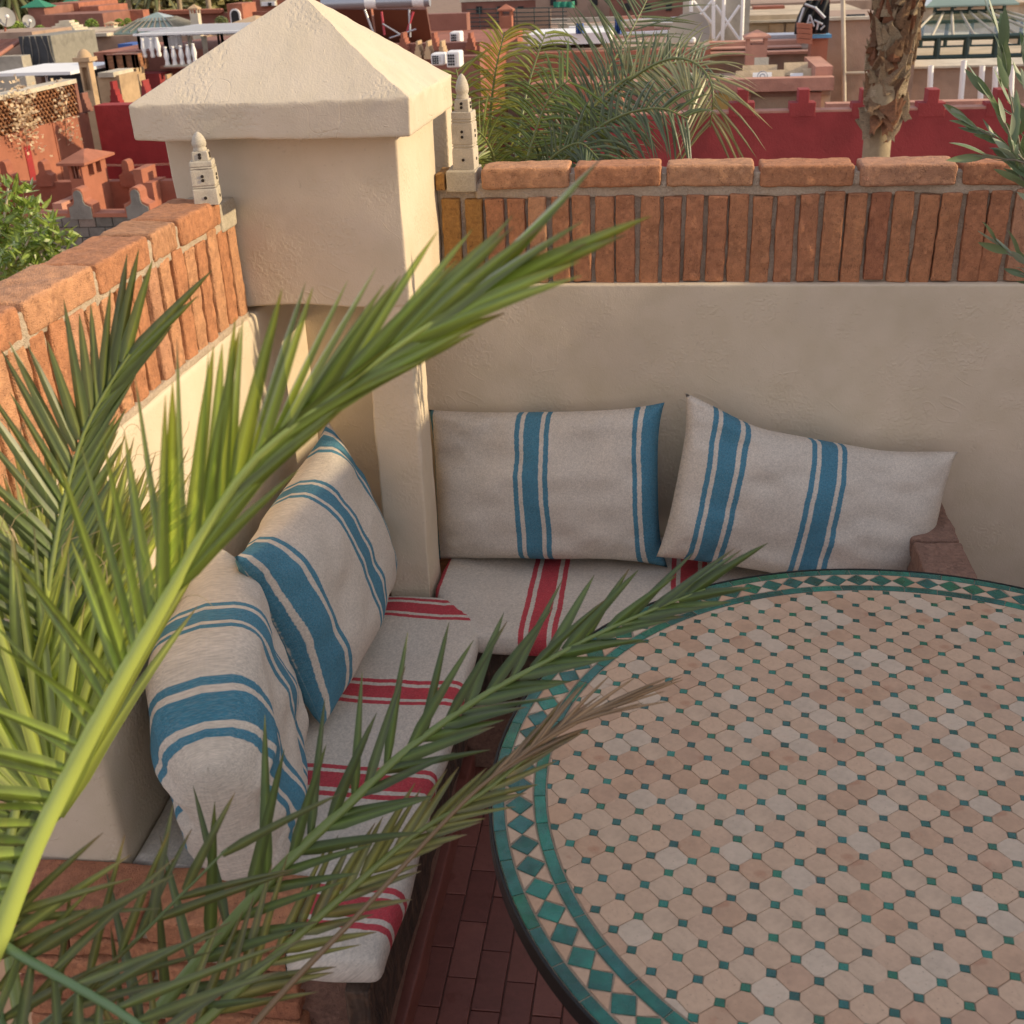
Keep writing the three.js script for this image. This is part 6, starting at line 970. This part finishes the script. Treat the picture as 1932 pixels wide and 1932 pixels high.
// tall fan palm: only its trunk is in the picture
{
  const t = thing('tall_palm', 'tall palm trunk covered with spiky old leaf bases, in front of the crenellated red wall', 'palm'), w = 12.5, P = (x, y) => atW(x, y, w);
  const mid = [[1640, 420], [1652, 300], [1655, 263], [1660, 228], [1668, 182], [1678, 120], [1688, 60], [1697, 0], [1706, -70], [1716, -170]].map(([x, y]) => P(x, y)), foot = mid[0].clone(); foot.y = GY; foot.x -= 0.5;
  t.position.copy(foot); const loc = mid.map((p) => p.sub(foot)), c = new THREE.CatmullRomCurve3(loc, false, 'centripetal');
  const px = (w + 2.5) / 2162;
  put('trunk', uvBox((() => { const g = tube([new THREE.Vector3(), ...loc], 1, 1, 60, 18), cc = new THREE.CatmullRomCurve3([new THREE.Vector3(), ...loc], false, 'centripetal'), p = g.attributes.position, q = new THREE.Vector3(), ys = []; for (let i = 0; i <= 60; i++) ys.push(cc.getPointAt(i / 60)); for (let i = 0; i < p.count; i++) { q.fromBufferAttribute(p, i); let k = 0; while (k < 59 && ys[k + 1].y < q.y) k++; let best = ys[k]; if (Math.abs(ys[k + 1].y - q.y) < Math.abs(best.y - q.y)) best = ys[k + 1]; const h = (q.y - loc[3].y) / (loc[4].y - loc[3].y), R = 23.5 * px * (1 + 0.3 * sstep(0, 1, h)) * (1 + 0.05 * (noise3(q.x * 9, q.y * 22, q.z * 9, 4) - 0.5)); q.sub(best).multiplyScalar(R).add(best); p.setXYZ(i, q.x, q.y, q.z); } return g; })()), mat([0.42, 0.33, 0.21], { map: rep(T.mortarC, 0.5), bumpMap: rep(T.brickB, 0.4), bumpScale: 0.02, roughness: 0.95 }), t);
  const mats = [[0.38, 0.16, 0.075], [0.58, 0.44, 0.27], [0.40, 0.24, 0.13], [0.66, 0.52, 0.34], [0.28, 0.16, 0.09], [0.50, 0.35, 0.21]].map((k) => mat(k, { map: rep(T.woodC, 0.5), roughness: 0.9, bumpMap: rep(T.woodB, 0.3), bumpScale: 0.01 }));
  const spikeG = [0, 1, 2].map((i) => { const g = new THREE.ConeGeometry(0.5, 1, 6, 3); g.translate(0, 0.5, 0); const p = g.attributes.position; for (let k = 0; k < p.count; k++) { const y = p.getY(k); p.setZ(k, p.getZ(k) * 0.5 + 0.25 * y * y); p.setX(k, p.getX(k) * (y > 0.9 ? 1 : 1 + 0.3 * Math.sin(y * 3 + i)) + (i - 1) * 0.1 * y * y); } g.computeVertexNormals(); return uvBox(g); });
  const bootG = [0, 1, 2].map((i) => { const s = poly([[-0.5, 0], [-0.36, 0.5], [-0.17, 0.75], [-0.2, 1.0], [-0.04, 0.86 + 0.06 * i], [0.1, 1.02], [0.16, 0.72], [0.34, 0.45], [0.5, 0]]), g = new THREE.ExtrudeGeometry(s, { depth: 0.12, bevelEnabled: true, bevelSize: 0.03, bevelThickness: 0.03, bevelSegments: 1 }); const p = g.attributes.position; for (let k = 0; k < p.count; k++) { const y = p.getY(k), x = p.getX(k); p.setZ(k, p.getZ(k) * (1 - 0.5 * y) + 0.42 * y * y - 0.5 * x * x); } g.computeVertexNormals(); return uvBox(g); });
  const r = rng(55), n = 290;
  for (let i = 0; i < n; i++) { const q = i / n, tt = lerp(0.405, 0.97, q), p = c.getPointAt(tt), a = i * 2.39996 + (r() - 0.5) * 0.4, R = px * lerp(30, 43, sstep(0, 0.35, q)), out = new THREE.Vector3(Math.cos(a), 0, Math.sin(a)), kind = r() < 0.55, m = put('leaf_base', (kind ? spikeG : bootG)[Math.floor(r() * 3)], mats[Math.floor(r() * 6)], t); m.position.copy(p).addScaledVector(out, R * 0.72); m.lookAt(m.position.clone().addScaledVector(out, 1)); m.rotation.order = 'YXZ'; m.rotateX(kind ? 0.35 + r() * 0.75 : 0.3 + r() * 0.4); m.rotateZ((r() - 0.5) * 1.1); m.scale.set(0.10 + r() * 0.09, 0.18 + r() * 0.17, 0.2 + r() * 0.15); }
  // torn fibre skirt under the leaf bases
  for (let i = 0; i < 26; i++) { const p = c.getPointAt(lerp(0.355, 0.43, r())), a = i * 2.4 + r(), out = new THREE.Vector3(Math.cos(a), 0, Math.sin(a)), m = put('fibre_flap', bootG[i % 3], mats[[0, 5, 2, 0][i % 4]], t); m.position.copy(p).addScaledVector(out, px * 24); m.lookAt(m.position.clone().addScaledVector(out, 1)); m.rotateX(-0.1 + r() * 0.2); m.rotateZ(Math.PI + (r() - 0.5) * 0.9); m.scale.set(0.16 + r() * 0.1, 0.2 + r() * 0.16, 0.08); }
  const crown = c.getPointAt(1), fr = []; for (let i = 0; i < 26; i++) { const a = i * 2.4, el = lerp(-0.3, 1.2, i / 26), d = new THREE.Vector3(Math.cos(a) * Math.cos(el), Math.sin(el), Math.sin(a) * Math.cos(el)), e = crown.clone().addScaledVector(d, 1.0); for (let k = -6; k <= 6; k++) { const sd = d.clone().cross(new THREE.Vector3(0, 1, 0)).normalize(), dd = d.clone().applyAxisAngle(sd.clone().cross(d), k * 0.16); fr.push(blade(e.clone(), dd, sd, 0.8, 0.05, 0.3, new THREE.Vector3(0, -1, 0), 0.4, [0.07, 0.11, 0.04], [0.2, 0.15, 0.06, 0.7], i * 20 + k, 3)); } }
  put('crown', merge(fr), M.leafDull, t).userData.kind = 'stuff';
}
// leafy shrub below the left wall
{
  const t = thing('leafy_shrub', 'pale branched leafy shrub beyond the left brick wall', 'shrub'), w = 4.2, base = atW(-40, 560, w); t.position.copy(base);
  const loc = (x, y, ww = w) => atW(x, y, ww).sub(base), r = rng(606), bark = mat([0.52, 0.44, 0.33], { map: rep(T.mortarC, 0.2), roughness: 0.9 });
  const tips = [];
  const br = (pts, r0) => { const q = pts.map(([x, y, ww]) => loc(x, y, ww)); put('branch', uvBox(tube(q, r0, r0 * 0.4, 12, 6)), bark, t); for (let k = 0.35; k <= 1; k += 0.16) tips.push(new THREE.CatmullRomCurve3(q).getPointAt(Math.min(1, k))); };
  br([[-60, 620, 4.2], [0, 520, 4.2], [40, 490, 4.15], [75, 478, 4.1], [96, 455, 4.1], [102, 432, 4.05]], 0.02); br([[-40, 600, 4.2], [10, 500, 4.25], [28, 450, 4.3], [55, 420, 4.3], [75, 400, 4.3]], 0.016); br([[-50, 560, 4.3], [-10, 470, 4.3], [10, 400, 4.35], [15, 355, 4.4]], 0.016); br([[-40, 540, 4.1], [20, 500, 4.05], [45, 470, 4.0], [60, 440, 4.0]], 0.012); br([[40, 490, 4.15], [90, 480, 4.1], [120, 450, 4.1]], 0.008); br([[-20, 480, 4.4], [20, 420, 4.4], [50, 370, 4.5]], 0.010); br([[-60, 560, 4.4], [-30, 460, 4.5], [-20, 380, 4.5]], 0.012);
  const lg = blade(new THREE.Vector3(), new THREE.Vector3(0, 1, 0), new THREE.Vector3(1, 0, 0), 1, 0.42, 0.12, new THREE.Vector3(0, 0, -1), 0.3, [0.28, 0.38, 0.07], [0.40, 0.46, 0.12, 0.5], 5, 4), list = [];
  for (const p of tips) for (let i = 0; i < 24; i++) { const d = new THREE.Vector3(r() - 0.5, r() - 0.35, r() - 0.5).normalize(), m = new THREE.Object3D(); m.position.copy(p).add(new THREE.Vector3(r() - 0.5, r() - 0.5, r() - 0.5).multiplyScalar(0.13)); m.quaternion.setFromUnitVectors(new THREE.Vector3(0, 1, 0), d); m.rotateY(r() * 6); m.scale.setScalar(0.06 + 0.045 * r()); m.updateMatrix(); list.push(lg.clone().applyMatrix4(m.matrix)); }
  put('foliage', merge(list), M.leaf, t).userData.kind = 'stuff';
  solo('thatch_roof', (() => { const g = new THREE.SphereGeometry(1, 24, 12); g.scale(0.62, 0.2, 0.5); const p = atW(45, 508, 8); g.translate(p.x, p.y, p.z); return uvBox(g); })(), wall([0.30, 0.24, 0.13], { size: 0.7 }), 'rounded thatched canopy top below the leafy shrub', 'canopy');
}
// clipped round bushes and the far tree line
{
  const r = rng(909), bush = (label, x, y, w, rad, col) => { const t = thing('round_bush', label, 'bush', 'clipped round bushes by the brown house'), p = atW(x, y, w), R = rad * (w + 2.5) / 2162; t.position.copy(p); put('trunk', uvBox(tube([new THREE.Vector3(0, -R * 3, 0), new THREE.Vector3(0, -R, 0), new THREE.Vector3(0, 0, 0)], R * 0.1, R * 0.08, 4, 6)), M.wood, t); put('crown', uvBox(leafCloud(r, 700, R * 0.28, () => { const v = new THREE.Vector3(r() - 0.5, r() - 0.5, r() - 0.5).normalize(); return v.multiplyScalar(R * (0.75 + 0.3 * r())); }, col)), M.foliage, t).userData.kind = 'stuff'; };
  const gb = [[0.28, 0.38, 0.05], [0.20, 0.29, 0.045]];
  bush('left one of the two round green bushes in front of the brown wall', 140, 49, 62, 10.5, gb); bush('right one of the two round green bushes in front of the brown wall', 173, 48, 62, 11.5, gb); bush('round bush just right of the small cream chimney', 225, 44, 62, 8, gb); bush('small round bush beside the glass pyramid roof', 241, 41, 64, 6.5, gb); bush('round bush left of the tall cream chimney', 318, 38, 60, 9, gb); bush('loose bush right of the tall cream chimney', 418, 44, 58, 12, [[0.2, 0.22, 0.06], [0.14, 0.17, 0.05]]); bush('bush between the two satellite dishes', 33, 55, 52, 14, gb); bush('bush below the smaller satellite dish', 76, 57, 54, 9, gb);
  const far = [[-40, 118, 8, 15, 0], [0, 122, 10, 16, 1], [45, 128, 9, 15, 0], [95, 130, 10, 18, 1], [150, 126, 9, 16, 2], [195, 120, 8, 15, 0], [240, 124, 10, 17, 1], [285, 120, 9, 16, 2], [330, 126, 9, 16, 0], [375, 124, 10, 17, 1], [420, 128, 9, 15, 2], [465, 130, 9, 16, 0], [520, 134, 10, 17, 1], [600, 136, 10, 17, 2]];
  const words = ['farthest left', 'above the large dish', 'above the smaller dish', 'behind the green pyramid roof', 'behind the orange rooms', 'left end of the orange garden wall', 'middle of the orange garden wall', 'above the glass pyramid', 'left of the tall cream chimney', 'right of the tall cream chimney', 'left of the arched gateway', 'right of the arched gateway', 'behind the far porch', 'behind the pyramid cap'];
  far.forEach(([x, w, R, H, kind], i) => {
    const t = thing('far_tree', `olive green tree in the far tree line, ${words[i]}`, 'tree', 'trees of the far tree line'), p = atW(x, 40, w); t.position.set(p.x, GY, p.z);
    put('trunk', uvBox(tube([new THREE.Vector3(0, 0, 0), new THREE.Vector3(0.3, H * 0.3, 0), new THREE.Vector3(0, H * 0.6, 0.2)], 0.4, 0.2, 6, 7)), M.wood, t);
    const lumps = []; for (let k = 0; k < 12; k++) lumps.push([new THREE.Vector3((r() - 0.5) * R * 1.2, H * (0.35 + 0.6 * r()), (r() - 0.5) * R * 0.8), R * (0.18 + 0.16 * r())]);
    put('crown', uvBox(leafCloud(r, 2600, 0.75, () => { const [c, q] = lumps[Math.floor(r() * 12)], v = new THREE.Vector3(r() - 0.5, r() - 0.5, r() - 0.5).normalize(); return v.multiplyScalar(q * (0.6 + 0.5 * r())).add(c); }, [[[0.30, 0.30, 0.10], [0.19, 0.21, 0.07]], [[0.24, 0.27, 0.085], [0.16, 0.19, 0.06]], [[0.34, 0.31, 0.12], [0.22, 0.22, 0.085]]][kind])), M.foliage, t).userData.kind = 'stuff';
  });
  // palms standing before the tree line
  const pm = thing('far_palm', 'slim far palm with round head in front of the tree line, by the orange rooms', 'palm', 'far palms'); const head = [];
  put('trunk', uvBox(tube([new THREE.Vector3(0, 0, 0), new THREE.Vector3(0.2, 6, 0), new THREE.Vector3(0, 11, 0)], 0.28, 0.2, 6, 7)), mat([0.34, 0.26, 0.17]), pm);
  for (let i = 0; i < 60; i++) { const a = i * 2.4, el = lerp(-0.9, 1.3, i / 60), d = new THREE.Vector3(Math.cos(a) * Math.cos(el), Math.sin(el), Math.sin(a) * Math.cos(el)); head.push(blade(new THREE.Vector3(0, 11, 0), d, d.clone().cross(new THREE.Vector3(0, 1, 0.01)).normalize(), 3.0, 0.55, 0.35, new THREE.Vector3(0, -1, 0), 0.3, [0.13, 0.15, 0.05], [0.2, 0.19, 0.08, 0.5], i, 4)); }
  put('crown', merge(head), M.leafDull, pm).userData.kind = 'stuff';
  [[30, 92, 'slim far palm left of the long brown house and its orange rooms'], [218, 100, 'slim far palm above the left part of the orange garden wall'], [246, 104, 'slim far palm above the middle of the orange garden wall'], [302, 98, 'slim far palm above the glass pyramid roof'], [345, 104, 'slim far palm just left of the tall cream chimney'], [397, 100, 'slim far palm right of the tall cream chimney']].forEach(([x, w, lab], i) => { const o = i ? pm.clone() : pm; if (i) { o.name = numbered('far_palm'); scene.add(o); o.userData = { ...pm.userData }; } o.userData.label = lab; const p = atW(x, 30, w); o.position.set(p.x, GY + (i % 3) * 1.2 - 1, p.z); o.rotation.y = i; });
}
renderer.render(scene, camera);
